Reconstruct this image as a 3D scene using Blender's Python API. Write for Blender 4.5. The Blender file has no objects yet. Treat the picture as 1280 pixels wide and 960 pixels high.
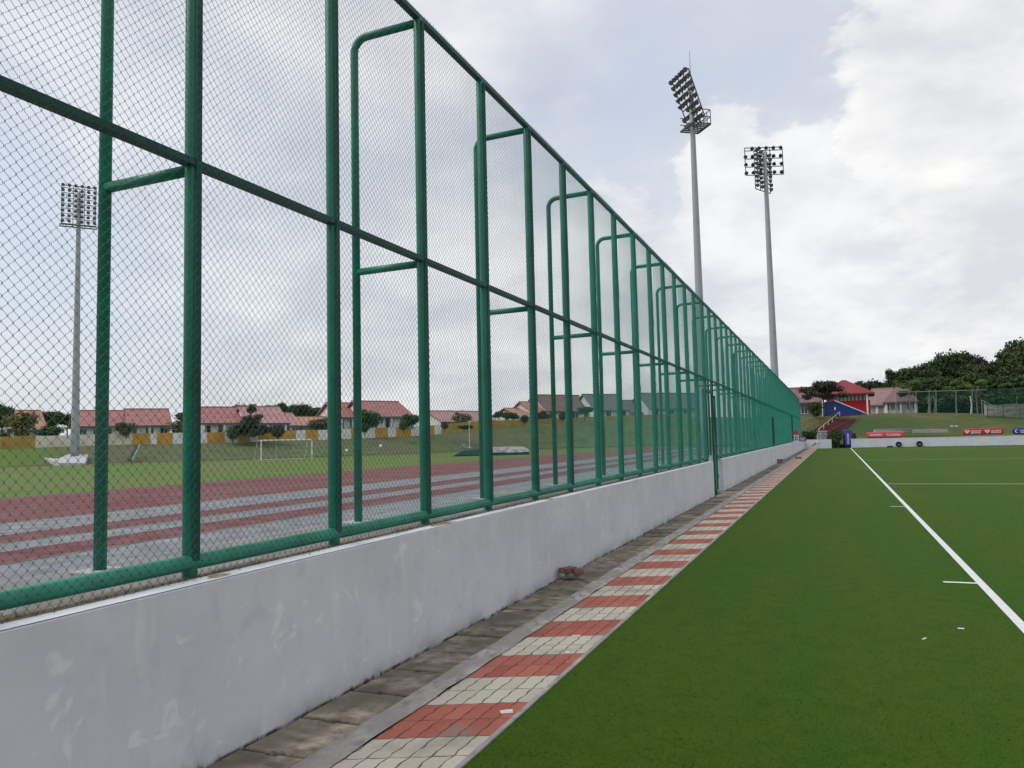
import bpy, math, random
import numpy as np
from mathutils import Matrix, Vector
rnd = random.Random(7)
S = bpy.context.scene
COL = S.collection
rad = math.radians

# ------------------------------------------------------------------ camera model
F = 990.0; CAMZ = 1.55
RM = np.array([[0.9256852541721603, -0.04721568555683643, -0.3753365013499497],
               [0.37762852618190834, 0.05648090441039667, 0.9242329812610365],
               [-0.022438948769999356, -0.9972866119999714, 0.0701135301045081]])
def ray(px, py): return RM @ np.array([px - 640.0, py - 480.0, F])
def at(px, py, D):
    """world point at photograph position (px, py) and depth D in metres"""
    return np.array([0, 0, CAMZ]) + ray(px, py) / F * D
def onz(px, py, z=0.0):
    r = ray(px, py); return np.array([0, 0, CAMZ]) + r * ((z - CAMZ) / r[2])
def ony(px, py, y):
    r = ray(px, py); return np.array([0, 0, CAMZ]) + r * (y / r[1])
def onx(px, py, x):
    r = ray(px, py); return np.array([0, 0, CAMZ]) + r * (x / r[0])

cam = bpy.data.cameras.new('camera'); co = bpy.data.objects.new('camera', cam); COL.objects.link(co)
cx, cy, cz = RM @ np.array([1, 0, 0.]), RM @ np.array([0, -1, 0.]), RM @ np.array([0, 0, -1.])
M = Matrix(((cx[0], cy[0], cz[0], 0), (cx[1], cy[1], cz[1], 0), (cx[2], cy[2], cz[2], CAMZ), (0, 0, 0, 1)))
co.matrix_world = M
cam.sensor_width = 36; cam.lens = F / 1280 * 36; cam.clip_start = 0.05; cam.clip_end = 6000
S.camera = co

# ------------------------------------------------------------------ materials
def ramp_mat(name, c1, c2, scale=3.0, detail=5.0, rough=0.8, lo=0.35, hi=0.65, bump=0.0, bscale=40.0,
             metallic=0.0, spec=0.3, coords='pos', stretch=(1, 1, 1), c3=None, s3=0.4, rnd_amt=0.0):
    m = bpy.data.materials.new(name); m.use_nodes = True
    nt = m.node_tree; N = nt.nodes; L = nt.links
    b = N['Principled BSDF']
    b.inputs['Roughness'].default_value = rough; b.inputs['Metallic'].default_value = metallic
    b.inputs['Specular IOR Level'].default_value = spec
    if coords == 'pos':
        g = N.new('ShaderNodeNewGeometry'); src = g.outputs['Position']
    else:
        g = N.new('ShaderNodeTexCoord'); src = g.outputs['Object']
    mp = N.new('ShaderNodeMapping'); mp.inputs['Scale'].default_value = stretch
    L.new(src, mp.inputs['Vector'])
    n = N.new('ShaderNodeTexNoise'); n.inputs['Scale'].default_value = scale; n.inputs['Detail'].default_value = detail
    n.inputs['Roughness'].default_value = 0.6
    L.new(mp.outputs[0], n.inputs['Vector'])
    r = N.new('ShaderNodeValToRGB'); r.color_ramp.elements[0].position = lo; r.color_ramp.elements[1].position = hi
    r.color_ramp.elements[0].color = (*c1, 1); r.color_ramp.elements[1].color = (*c2, 1)
    L.new(n.outputs['Fac'], r.inputs['Fac'])
    out = r.outputs['Color']
    if c3 is not None:
        n3 = N.new('ShaderNodeTexNoise'); n3.inputs['Scale'].default_value = s3; n3.inputs['Detail'].default_value = 3
        L.new(mp.outputs[0], n3.inputs['Vector'])
        r3 = N.new('ShaderNodeMapRange'); r3.inputs[1].default_value = 0.4; r3.inputs[2].default_value = 0.65
        L.new(n3.outputs['Fac'], r3.inputs[0])
        mx = N.new('ShaderNodeMix'); mx.data_type = 'RGBA'
        L.new(r3.outputs[0], mx.inputs[0]); L.new(out, mx.inputs[6]); mx.inputs[7].default_value = (*c3, 1)
        out = mx.outputs[2]
    if rnd_amt > 0:
        oi = N.new('ShaderNodeObjectInfo')
        mr = N.new('ShaderNodeMapRange'); mr.inputs[3].default_value = 1 - rnd_amt; mr.inputs[4].default_value = 1 + rnd_amt
        L.new(oi.outputs['Random'], mr.inputs[0])
        hs = N.new('ShaderNodeHueSaturation'); L.new(out, hs.inputs['Color']); L.new(mr.outputs[0], hs.inputs['Value'])
        out = hs.outputs[0]
    L.new(out, b.inputs['Base Color'])
    if bump > 0:
        nb = N.new('ShaderNodeTexNoise'); nb.inputs['Scale'].default_value = bscale; nb.inputs['Detail'].default_value = 6
        L.new(src, nb.inputs['Vector'])
        bp = N.new('ShaderNodeBump'); bp.inputs['Strength'].default_value = bump; bp.inputs['Distance'].default_value = 0.02
        L.new(nb.outputs['Fac'], bp.inputs['Height']); L.new(bp.outputs[0], b.inputs['Normal'])
    return m
def flat(name, c, v=0.12, **k):
    a = tuple(x * (1 - v) for x in c); b = tuple(min(1, x * (1 + v)) for x in c)
    k.setdefault('scale', 6.0)
    return ramp_mat(name, a, b, **k)

MT = {}
MT['green_paint'] = flat('green_paint', (0.006, 0.185, 0.110), 0.30, c3=(0.022, 0.165, 0.110), s3=1.6, scale=5, rough=0.36, spec=0.45, bump=0.08, bscale=60)
MT['rail_shaded'] = flat('rail_shaded', (0.006, 0.062, 0.042), 0.25, scale=5, rough=0.45)  # darker fence green: shade on the rail undersides is painted into the colour
MT['green_skylit'] = flat('green_skylit', (0.030, 0.220, 0.135), 0.25, scale=5, rough=0.38, spec=0.5, bump=0.1, bscale=50)  # lighter green for the bottom pipe, its sky-lit top painted into the colour
MT['far_net'] = flat('far_net', (0.010, 0.075, 0.045), 0.2, scale=1, rough=0.7)
MT['green_paint_dark'] = flat('green_paint_dark', (0.008, 0.070, 0.048), 0.2, scale=5, rough=0.6)
MT['wire'] = flat('wire', (0.016, 0.270, 0.190), 0.15, scale=3, rough=0.4, spec=0.5)
MT['wire_backlit'] = flat('wire_backlit', (0.012, 0.120, 0.090), 0.2, scale=3, rough=0.35, spec=0.5)  # darker copy of wire: backlit look of the near panels put into the colour
MT['galvanised'] = flat('galvanised', (0.36, 0.37, 0.39), 0.08, scale=1.2, rough=0.5, metallic=0.0)
MT['steel_dark'] = flat('steel_dark', (0.10, 0.105, 0.115), 0.15, rough=0.5)
MT['lamp_black'] = flat('lamp_black', (0.030, 0.031, 0.036), 0.2, rough=0.45)
MT['lamp_glass'] = flat('lamp_glass', (0.16, 0.165, 0.18), 0.1, rough=0.15, spec=0.6)
MT['white_paint'] = flat('white_paint', (0.72, 0.72, 0.71), 0.05, rough=0.6)
MT['line_paint'] = ramp_mat('line_paint', (0.62, 0.64, 0.60), (0.80, 0.81, 0.79), scale=25, rough=0.9)
MT['faded_line'] = ramp_mat('faded_line', (0.19, 0.10, 0.10), (0.42, 0.34, 0.33), scale=3, rough=0.95)
MT['asphalt'] = ramp_mat('asphalt', (0.15, 0.155, 0.165), (0.30, 0.305, 0.315), scale=2.2, detail=8, rough=0.9, bump=0.2, bscale=80, c3=(0.20, 0.205, 0.21), s3=0.45)
MT['track_red'] = ramp_mat('track_red', (0.140, 0.038, 0.040), (0.215, 0.062, 0.062), scale=1.6, detail=8, rough=0.95, c3=(0.19, 0.085, 0.08), s3=0.3)
MT['stripe_red'] = ramp_mat('stripe_red', (0.125, 0.042, 0.045), (0.20, 0.085, 0.086), scale=2.0, detail=6, rough=0.95)
MT['infield'] = ramp_mat('infield', (0.070, 0.142, 0.016), (0.130, 0.200, 0.032), scale=0.8, detail=8, rough=1.0, c3=(0.135, 0.155, 0.04), s3=0.12, bump=0.3, bscale=8)
MT['bank_grass'] = ramp_mat('bank_grass', (0.060, 0.098, 0.028), (0.125, 0.155, 0.060), scale=0.7, detail=8, rough=1.0, c3=(0.125, 0.118, 0.066), s3=0.11, bump=0.4, bscale=5)
def mown_end(m):
    nt = m.node_tree; N = nt.nodes; L = nt.links; b = N['Principled BSDF']; old = b.inputs['Base Color'].links[0].from_socket
    g = N.new('ShaderNodeNewGeometry'); d = ray(66, 560); n = np.array([d[1], -d[0], 0]); n /= np.linalg.norm(n)
    vm = N.new('ShaderNodeVectorMath'); vm.operation = 'DOT_PRODUCT'; L.new(g.outputs['Position'], vm.inputs[0]); vm.inputs[1].default_value = tuple(n)
    nz = N.new('ShaderNodeTexNoise'); nz.inputs['Scale'].default_value = .5; nz.inputs['Detail'].default_value = 6; L.new(g.outputs['Position'], nz.inputs['Vector'])
    ma = N.new('ShaderNodeMath'); ma.operation = 'MULTIPLY_ADD'; L.new(nz.outputs['Fac'], ma.inputs[0]); ma.inputs[1].default_value = 7.0; L.new(vm.outputs['Value'], ma.inputs[2])
    mr_ = N.new('ShaderNodeMapRange'); mr_.inputs[1].default_value = 1.0; mr_.inputs[2].default_value = 6.0; L.new(ma.outputs[0], mr_.inputs[0])
    mx = N.new('ShaderNodeMix'); mx.data_type = 'RGBA'; L.new(mr_.outputs[0], mx.inputs[0]); mx.inputs[6].default_value = (0.095, 0.160, 0.024, 1); L.new(old, mx.inputs[7]); L.new(mx.outputs[2], b.inputs['Base Color'])
mown_end(MT['bank_grass'])
MT['far_grass'] = ramp_mat('far_grass', (0.055, 0.078, 0.015), (0.120, 0.112, 0.030), scale=0.5, detail=8, rough=1.0, c3=(0.042, 0.078, 0.016), s3=0.08, bump=0.4, bscale=5)
MT['dirt'] = ramp_mat('dirt', (0.20, 0.13, 0.085), (0.30, 0.22, 0.15), scale=1.5, rough=1.0)
MT['concrete'] = ramp_mat('concrete', (0.30, 0.295, 0.285), (0.44, 0.435, 0.42), scale=4, detail=8, rough=0.9, bump=0.15, bscale=50)
MT['concrete_pale'] = ramp_mat('concrete_pale', (0.38, 0.38, 0.38), (0.55, 0.55, 0.545), scale=1.2, detail=8, rough=0.9)
MT['slab'] = ramp_mat('slab', (0.145, 0.115, 0.080), (0.42, 0.355, 0.27), scale=9, detail=10, rough=0.95, bump=0.35, bscale=45, c3=(0.150, 0.132, 0.098), s3=2.2, rnd_amt=0.3)
MT['channel'] = flat('channel', (0.030, 0.028, 0.022), 0.4, scale=8, rough=1.0)
MT['kerb'] = ramp_mat('kerb', (0.23, 0.215, 0.195), (0.50, 0.475, 0.44), scale=16, detail=9, rough=0.95, bump=0.3, bscale=60, stretch=(1, .5, 1), c3=(0.27, 0.25, 0.225), s3=4)
MT['brick'] = ramp_mat('brick', (0.16, 0.075, 0.062), (0.36, 0.22, 0.19), scale=25, detail=6, rough=1.0, bump=0.4, bscale=90, coords='obj')
MT['mortar'] = ramp_mat('mortar', (0.22, 0.21, 0.17), (0.34, 0.33, 0.28), scale=30, rough=1.0, bump=0.3, bscale=90)
MT['paper'] = flat('paper', (0.78, 0.77, 0.74), 0.08, scale=40, rough=0.7)
MT['trunk'] = ramp_mat('trunk', (0.06, 0.048, 0.036), (0.15, 0.125, 0.10), scale=6, rough=1.0, stretch=(1, 1, .2))
MT['trunk_pale'] = ramp_mat('trunk_pale', (0.20, 0.19, 0.16), (0.34, 0.33, 0.29), scale=4, rough=1.0, stretch=(1, 1, .2))
MT['black_rubber'] = flat('black_rubber', (0.016, 0.016, 0.017), 0.2, rough=0.8)
MT['navy'] = flat('navy', (0.028, 0.032, 0.19), 0.15, rough=0.55)
MT['violet'] = flat('violet', (0.075, 0.065, 0.40), 0.15, rough=0.5)
MT['red_vinyl'] = flat('red_vinyl', (0.42, 0.032, 0.040), 0.12, rough=0.5)
MT['red_vinyl_pale'] = flat('red_vinyl_pale', (0.50, 0.075, 0.085), 0.12, rough=0.5)
MT['red_wall'] = flat('red_wall', (0.42, 0.018, 0.024), 0.08, rough=0.7)
MT['blue_wall'] = ramp_mat('blue_wall', (0.014, 0.030, 0.130), (0.024, 0.050, 0.190), scale=0.8, rough=0.7)
MT['red_step'] = ramp_mat('red_step', (0.10, 0.035, 0.035), (0.19, 0.065, 0.06), scale=2, rough=0.9)
MT['glass'] = flat('glass', (0.045, 0.055, 0.065), 0.3, scale=1.0, rough=0.12, spec=0.6)
MT['mat_teal'] = flat('mat_teal', (0.018, 0.065, 0.062), 0.3, scale=2, rough=0.7)
MT['mat_cover'] = ramp_mat('mat_cover', (0.19, 0.20, 0.19), (0.42, 0.43, 0.42), scale=2.0, rough=0.6)
MT['stone'] = ramp_mat('stone', (0.20, 0.19, 0.18), (0.46, 0.45, 0.43), scale=1.1, detail=8, rough=1.0, bump=0.5, bscale=6, stretch=(.5, .5, 2.2))
MT['weed'] = ramp_mat('weed', (0.05, 0.075, 0.02), (0.16, 0.13, 0.05), scale=30, rough=1.0)
MT['cabinet'] = flat('cabinet', (0.26, 0.30, 0.27), 0.1, rough=0.6)
MT['green_board'] = flat('green_board', (0.012, 0.045, 0.03), 0.2, rough=0.6)

def roof_mat(name, c):
    m = bpy.data.materials.new(name); m.use_nodes = True
    nt = m.node_tree; N = nt.nodes; L = nt.links; b = N['Principled BSDF']; b.inputs['Roughness'].default_value = 0.85
    tc = N.new('ShaderNodeTexCoord')
    w = N.new('ShaderNodeTexWave'); w.bands_direction = 'X'; w.inputs['Scale'].default_value = 1.1; w.inputs['Distortion'].default_value = 0.4
    L.new(tc.outputs['Object'], w.inputs['Vector'])
    n = N.new('ShaderNodeTexNoise'); n.inputs['Scale'].default_value = 0.9; n.inputs['Detail'].default_value = 7
    L.new(tc.outputs['Object'], n.inputs['Vector'])
    ad = N.new('ShaderNodeMath'); ad.operation = 'MULTIPLY_ADD'; L.new(w.outputs['Fac'], ad.inputs[0]); ad.inputs[1].default_value = 0.35
    L.new(n.outputs['Fac'], ad.inputs[2])
    r = N.new('ShaderNodeValToRGB'); r.color_ramp.elements[0].position = 0.35; r.color_ramp.elements[1].position = 0.95
    r.color_ramp.elements[0].color = (*[x * .78 for x in c], 1); r.color_ramp.elements[1].color = (*[min(1, x * 1.22) for x in c], 1)
    L.new(ad.outputs[0], r.inputs['Fac']); L.new(r.outputs[0], b.inputs['Base Color'])
    bp = N.new('ShaderNodeBump'); bp.inputs['Strength'].default_value = 0.5; bp.inputs['Distance'].default_value = 0.05
    L.new(w.outputs['Fac'], bp.inputs['Height']); L.new(bp.outputs[0], b.inputs['Normal'])
    return m
MT['roof_red'] = roof_mat('roof_red', (0.35, 0.150, 0.142))
MT['roof_pink'] = roof_mat('roof_pink', (0.40, 0.215, 0.205))
MT['roof_orange'] = roof_mat('roof_orange', (0.42, 0.22, 0.16))
MT['roof_brown'] = roof_mat('roof_brown', (0.20, 0.115, 0.11))
MT['roof_dusk'] = roof_mat('roof_dusk', (0.26, 0.165, 0.15))
MT['roof_grey'] = roof_mat('roof_grey', (0.15, 0.125, 0.135))
MT['roof_crimson'] = roof_mat('roof_crimson', (0.235, 0.030, 0.040))
MT['house_white'] = ramp_mat('house_white', (0.66, 0.66, 0.65), (0.78, 0.78, 0.77), scale=0.8, rough=0.85)
MT['house_grey'] = ramp_mat('house_grey', (0.20, 0.21, 0.20), (0.30, 0.31, 0.29), scale=0.8, rough=0.85)
MT['cream'] = ramp_mat('cream', (0.62, 0.57, 0.44), (0.74, 0.69, 0.55), scale=0.7, detail=7, rough=0.9)
MT['plaster'] = ramp_mat('plaster', (0.68, 0.68, 0.64), (0.80, 0.80, 0.76), scale=0.7, detail=7, rough=0.9)
MT['ochre'] = ramp_mat('ochre', (0.50, 0.27, 0.05), (0.62, 0.36, 0.08), scale=0.9, detail=7, rough=0.9)
MT['ochre_dull'] = ramp_mat('ochre_dull', (0.36, 0.23, 0.05), (0.46, 0.31, 0.08), scale=0.9, detail=7, rough=0.9)

def leaf_mat(name, c1, c2, scale=0.5):
    m = ramp_mat(name, c1, c2, scale=scale, detail=4, rough=0.75, lo=0.3, hi=0.7, rnd_amt=0.22, spec=0.25)
    return m
MT['leaf_dark'] = leaf_mat('leaf_dark', (0.022, 0.042, 0.015), (0.080, 0.112, 0.036), 0.22)
MT['leaf_mid'] = leaf_mat('leaf_mid', (0.035, 0.075, 0.020), (0.085, 0.135, 0.038), 0.4)
MT['leaf_light'] = leaf_mat('leaf_light', (0.060, 0.125, 0.022), (0.125, 0.180, 0.045), 0.5)
MT['leaf_olive'] = leaf_mat('leaf_olive', (0.10, 0.105, 0.048), (0.22, 0.21, 0.10), 0.9)
MT['leaf_brown'] = leaf_mat('leaf_brown', (0.032, 0.034, 0.024), (0.080, 0.075, 0.050), 0.8)
MT['leaf_yellow'] = leaf_mat('leaf_yellow', (0.09, 0.11, 0.03), (0.26, 0.20, 0.07), 1.2)

# painted wall: blue grey coat with pale filler patches, drips, grime at the foot and faint rust under the posts
def wall_material():
    m = bpy.data.materials.new('painted_wall'); m.use_nodes = True
    nt = m.node_tree; N = nt.nodes; L = nt.links; b = N['Principled BSDF']; b.inputs['Roughness'].default_value = 0.75
    b.inputs['Specular IOR Level'].default_value = 0.25
    g = N.new('ShaderNodeNewGeometry'); P = g.outputs['Position']
    def noise(scale, detail, vec=P, rough=0.55, dist=0.0):
        n = N.new('ShaderNodeTexNoise'); n.inputs['Scale'].default_value = scale; n.inputs['Detail'].default_value = detail
        n.inputs['Roughness'].default_value = rough; n.inputs['Distortion'].default_value = dist
        L.new(vec, n.inputs['Vector']); return n.outputs['Fac']
    def mrange(v, a, bb, c=0.0, d=1.0):
        r = N.new('ShaderNodeMapRange'); r.inputs[1].default_value = a; r.inputs[2].default_value = bb; r.inputs[3].default_value = c; r.inputs[4].default_value = d
        L.new(v, r.inputs[0]); return r.outputs[0]
    def mix(f, a, c):
        x = N.new('ShaderNodeMix'); x.data_type = 'RGBA'; L.new(f, x.inputs[0])
        if isinstance(a, tuple): x.inputs[6].default_value = (*a, 1)
        else: L.new(a, x.inputs[6])
        if isinstance(c, tuple): x.inputs[7].default_value = (*c, 1)
        else: L.new(c, x.inputs[7])
        return x.outputs[2]
    def mul(a, c):
        x = N.new('ShaderNodeMath'); x.operation = 'MULTIPLY'; L.new(a, x.inputs[0])
        if isinstance(c, float): x.inputs[1].default_value = c
        else: L.new(c, x.inputs[1])
        return x.outputs[0]
    base = mix(mrange(noise(1.1, 5), 0.35, 0.65), (0.565, 0.57, 0.585), (0.65, 0.655, 0.662))
    base = mix(mrange(noise(5.5, 7, dist=.5), 0.57, 0.70, 0, 0.5), base, (0.50, 0.51, 0.53))
    base = mix(mrange(noise(3.4, 6), 0.52, 0.72, 0, 0.5), base, (0.69, 0.69, 0.71))
    # filler patches: small, irregular
    patch = mrange(noise(6.2, 5, dist=0.8), 0.59, 0.66)
    gate = mrange(noise(1.5, 2), 0.44, 0.54)
    base = mix(mul(mul(patch, gate), 0.55), base, (0.80, 0.80, 0.78))
    patch2 = mrange(noise(9.0, 3, dist=1.2), 0.66, 0.73)
    base = mix(mul(mul(patch2, mrange(noise(1.1, 2), 0.45, 0.58)), 0.75), base, (0.82, 0.81, 0.78))
    mp = N.new('ShaderNodeMapping'); mp.inputs['Scale'].default_value = (1, 5, 0.5); L.new(P, mp.inputs['Vector'])
    drip = mrange(noise(1.6, 4, mp.outputs[0]), 0.60, 0.72)
    base = mix(mul(drip, 0.42), base, (0.76, 0.745, 0.69))
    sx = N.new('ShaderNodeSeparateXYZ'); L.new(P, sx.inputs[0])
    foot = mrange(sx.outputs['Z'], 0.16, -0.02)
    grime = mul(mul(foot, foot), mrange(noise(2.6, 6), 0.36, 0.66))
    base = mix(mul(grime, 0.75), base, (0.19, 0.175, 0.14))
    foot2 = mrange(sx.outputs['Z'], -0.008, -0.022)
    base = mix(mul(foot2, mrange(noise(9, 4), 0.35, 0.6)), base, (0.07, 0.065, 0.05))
    L.new(base, b.inputs['Base Color'])
    bp = N.new('ShaderNodeBump'); bp.inputs['Strength'].default_value = 0.18; bp.inputs['Distance'].default_value = 0.01
    L.new(noise(22, 6), bp.inputs['Height']); L.new(bp.outputs[0], b.inputs['Normal'])
    return m
MT['wall'] = wall_material()
MT['far_wall'] = ramp_mat('far_wall', (0.56, 0.58, 0.63), (0.66, 0.67, 0.70), scale=1.2, detail=7, rough=0.8)
MT['coping'] = ramp_mat('coping', (0.60, 0.61, 0.63), (0.80, 0.81, 0.82), scale=6, detail=8, rough=0.85, stretch=(1, .3, 1))
MT['plinth_top'] = ramp_mat('plinth_top', (0.18, 0.18, 0.18), (0.32, 0.32, 0.32), scale=3, detail=8, rough=0.95, c3=(0.24, 0.22, 0.20), s3=1.3)
MT['rust'] = ramp_mat('rust', (0.30, 0.17, 0.07), (0.52, 0.42, 0.30), scale=14, detail=6, rough=1.0)
MT['dirt_strip'] = ramp_mat('dirt_strip', (0.17, 0.125, 0.08), (0.34, 0.29, 0.24), scale=7, detail=8, rough=1.0, stretch=(1, .3, 1))

# artificial turf
def turf_material():
    m = bpy.data.materials.new('turf'); m.use_nodes = True
    nt = m.node_tree; N = nt.nodes; L = nt.links; b = N['Principled BSDF']
    b.inputs['Roughness'].default_value = 0.9; b.inputs['Specular IOR Level'].default_value = 0.12
    b.inputs['Sheen Weight'].default_value = 0.03; b.inputs['Sheen Roughness'].default_value = 0.5
    b.inputs['Sheen Tint'].default_value = (0.45, 0.6, 0.2, 1)
    g = N.new('ShaderNodeNewGeometry'); P = g.outputs['Position']
    def noise(scale, detail, vec=P, rough=0.6):
        n = N.new('ShaderNodeTexNoise'); n.inputs['Scale'].default_value = scale; n.inputs['Detail'].default_value = detail
        n.inputs['Roughness'].default_value = rough; L.new(vec, n.inputs['Vector']); return n.outputs['Fac']
    r = N.new('ShaderNodeValToRGB'); r.color_ramp.elements[0].position = 0.30; r.color_ramp.elements[1].position = 0.72
    r.color_ramp.elements[0].color = (0.024, 0.074, 0.003, 1); r.color_ramp.elements[1].color = (0.060, 0.126, 0.008, 1)
    fine = noise(140, 3)
    L.new(fine, r.inputs['Fac'])
    mp = N.new('ShaderNodeMapping'); mp.inputs['Scale'].default_value = (1.0, 0.16, 1); L.new(P, mp.inputs['Vector'])
    r2 = N.new('ShaderNodeMapRange'); r2.inputs[1].default_value = 0.35; r2.inputs[2].default_value = 0.68; r2.inputs[3].default_value = 0; r2.inputs[4].default_value = 0.6
    L.new(noise(0.9, 7, mp.outputs[0]), r2.inputs[0])
    mx = N.new('ShaderNodeMix'); mx.data_type = 'RGBA'; L.new(r2.outputs[0], mx.inputs[0]); L.new(r.outputs[0], mx.inputs[6]); mx.inputs[7].default_value = (0.068, 0.112, 0.008, 1)
    r4 = N.new('ShaderNodeMapRange'); r4.inputs[1].default_value = 0.45; r4.inputs[2].default_value = 0.7; r4.inputs[3].default_value = 0; r4.inputs[4].default_value = 0.55
    L.new(noise(5.0, 6), r4.inputs[0])
    mx2 = N.new('ShaderNodeMix'); mx2.data_type = 'RGBA'; L.new(r4.outputs[0], mx2.inputs[0]); L.new(mx.outputs[2], mx2.inputs[6]); mx2.inputs[7].default_value = (0.025, 0.074, 0.004, 1)
    L.new(mx2.outputs[2], b.inputs['Base Color'])
    bp = N.new('ShaderNodeBump'); bp.inputs['Strength'].default_value = 0.7; bp.inputs['Distance'].default_value = 0.012
    L.new(fine, bp.inputs['Height']); L.new(bp.outputs[0], b.inputs['Normal'])
    return m
MT['turf'] = turf_material()

MT['fibre'] = ramp_mat('fibre', (0.029, 0.092, 0.004), (0.072, 0.150, 0.010), scale=60, detail=3, rough=0.8, spec=0.15, lo=.3, hi=.7)

# concrete block paving in red and off-white skewed bands, joints drawn by a wavy brick pattern
def paving_material():
    m = bpy.data.materials.new('block_paving'); m.use_nodes = True
    nt = m.node_tree; N = nt.nodes; L = nt.links; b = N['Principled BSDF']; b.inputs['Roughness'].default_value = 0.9
    g = N.new('ShaderNodeNewGeometry'); P = g.outputs['Position']
    def M_(op, a, c=None, d=None):
        x = N.new('ShaderNodeMath'); x.operation = op
        for i, v in enumerate((a, c, d)):
            if v is None: continue
            if isinstance(v, (int, float)): x.inputs[i].default_value = v
            else: L.new(v, x.inputs[i])
        return x.outputs[0]
    def noise(scale, detail, vec=P):
        n = N.new('ShaderNodeTexNoise'); n.inputs['Scale'].default_value = scale; n.inputs['Detail'].default_value = detail
        L.new(vec, n.inputs['Vector']); return n.outputs['Fac']
    sx = N.new('ShaderNodeSeparateXYZ'); L.new(P, sx.inputs[0]); X, Y = sx.outputs['X'], sx.outputs['Y']
    wob = M_('MULTIPLY', M_('SUBTRACT', noise(7, 3), 0.5), 0.018)
    v = M_('ADD', M_('SUBTRACT', Y, M_('MULTIPLY', M_('ADD', X, 2.30), 0.44)), wob)
    v = M_('SUBTRACT', v, 3.665)
    # zigzag sides
    zig = M_('MULTIPLY', M_('PINGPONG', v, 0.07), 0.12)
    u = M_('ADD', M_('ADD', X, 2.31), M_('SUBTRACT', zig, 0.004))
    u = M_('ADD', u, wob)
    PW, PL = 0.098, 0.2785
    zz = M_('MULTIPLY', M_('PINGPONG', u, 0.05), 0.16)
    vv = M_('ADD', v, M_('SUBTRACT', zz, 0.004))
    iu = M_('FLOOR', M_('DIVIDE', u, PW))
    fu = M_('FRACT', M_('DIVIDE', u, PW)); fv = M_('FRACT', M_('DIVIDE', vv, PL))
    du = M_('MULTIPLY', M_('MINIMUM', fu, M_('SUBTRACT', 1.0, fu)), PW)
    dv = M_('MULTIPLY', M_('MINIMUM', fv, M_('SUBTRACT', 1.0, fv)), PL)
    dj = M_('MINIMUM', du, dv)
    jw = M_('MULTIPLY', M_('ADD', -0.9, M_('MULTIPLY', noise(13.0, 5), 4.2)), 0.0036)
    joint = N.new('ShaderNodeMapRange'); L.new(M_('DIVIDE', dj, jw), joint.inputs[0]); joint.inputs[1].default_value = 0.6; joint.inputs[2].default_value = 1.25
    joint.inputs[3].default_value = 1; joint.inputs[4].default_value = 0
    iv = M_('FLOOR', M_('DIVIDE', vv, PL))
    band = M_('LESS_THAN', M_('FRACT', M_('DIVIDE', M_('ADD', iv, 0.5), 4.0)), 0.5)
    cid = N.new('ShaderNodeCombineXYZ'); L.new(iu, cid.inputs[0]); L.new(iv, cid.inputs[1])
    wn = N.new('ShaderNodeTexWhiteNoise'); wn.noise_dimensions = '3D'; L.new(cid.outputs[0], wn.inputs['Vector'])
    def ramp(f, a, c):
        r = N.new('ShaderNodeMix'); r.data_type = 'RGBA'; L.new(f, r.inputs[0])
        for i, q in ((6, a), (7, c)):
            if isinstance(q, tuple): r.inputs[i].default_value = (*q, 1)
            else: L.new(q, r.inputs[i])
        return r.outputs[2]
    tone = M_('ADD', M_('MULTIPLY', wn.outputs['Value'], 0.55), M_('MULTIPLY', noise(30, 5), 0.5))
    red = ramp(tone, (0.27, 0.060, 0.036), (0.46, 0.140, 0.092))
    wht = ramp(tone, (0.41, 0.365, 0.285), (0.57, 0.525, 0.435))
    colr = ramp(band, wht, red)
    st = N.new('ShaderNodeMapRange'); L.new(noise(2.2, 7), st.inputs[0]); st.inputs[1].default_value = 0.54; st.inputs[2].default_value = 0.74; st.inputs[4].default_value = 0.7
    colr = ramp(st.outputs[0], colr, (0.22, 0.19, 0.155))
    colr = ramp(M_('MULTIPLY', joint.outputs[0], 0.88), colr, (0.045, 0.036, 0.028))
    L.new(colr, b.inputs['Base Color'])
    h = M_('ADD', M_('SUBTRACT', 1.0, joint.outputs[0]), M_('MULTIPLY', noise(90, 4), 0.25))
    h = M_('ADD', h, M_('MULTIPLY', wn.outputs['Value'], 0.3))
    bp = N.new('ShaderNodeBump'); bp.inputs['Strength'].default_value = 0.6; bp.inputs['Distance'].default_value = 0.004
    L.new(h, bp.inputs['Height']); L.new(bp.outputs[0], b.inputs['Normal'])
    return m
MT['paving'] = paving_material()

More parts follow.
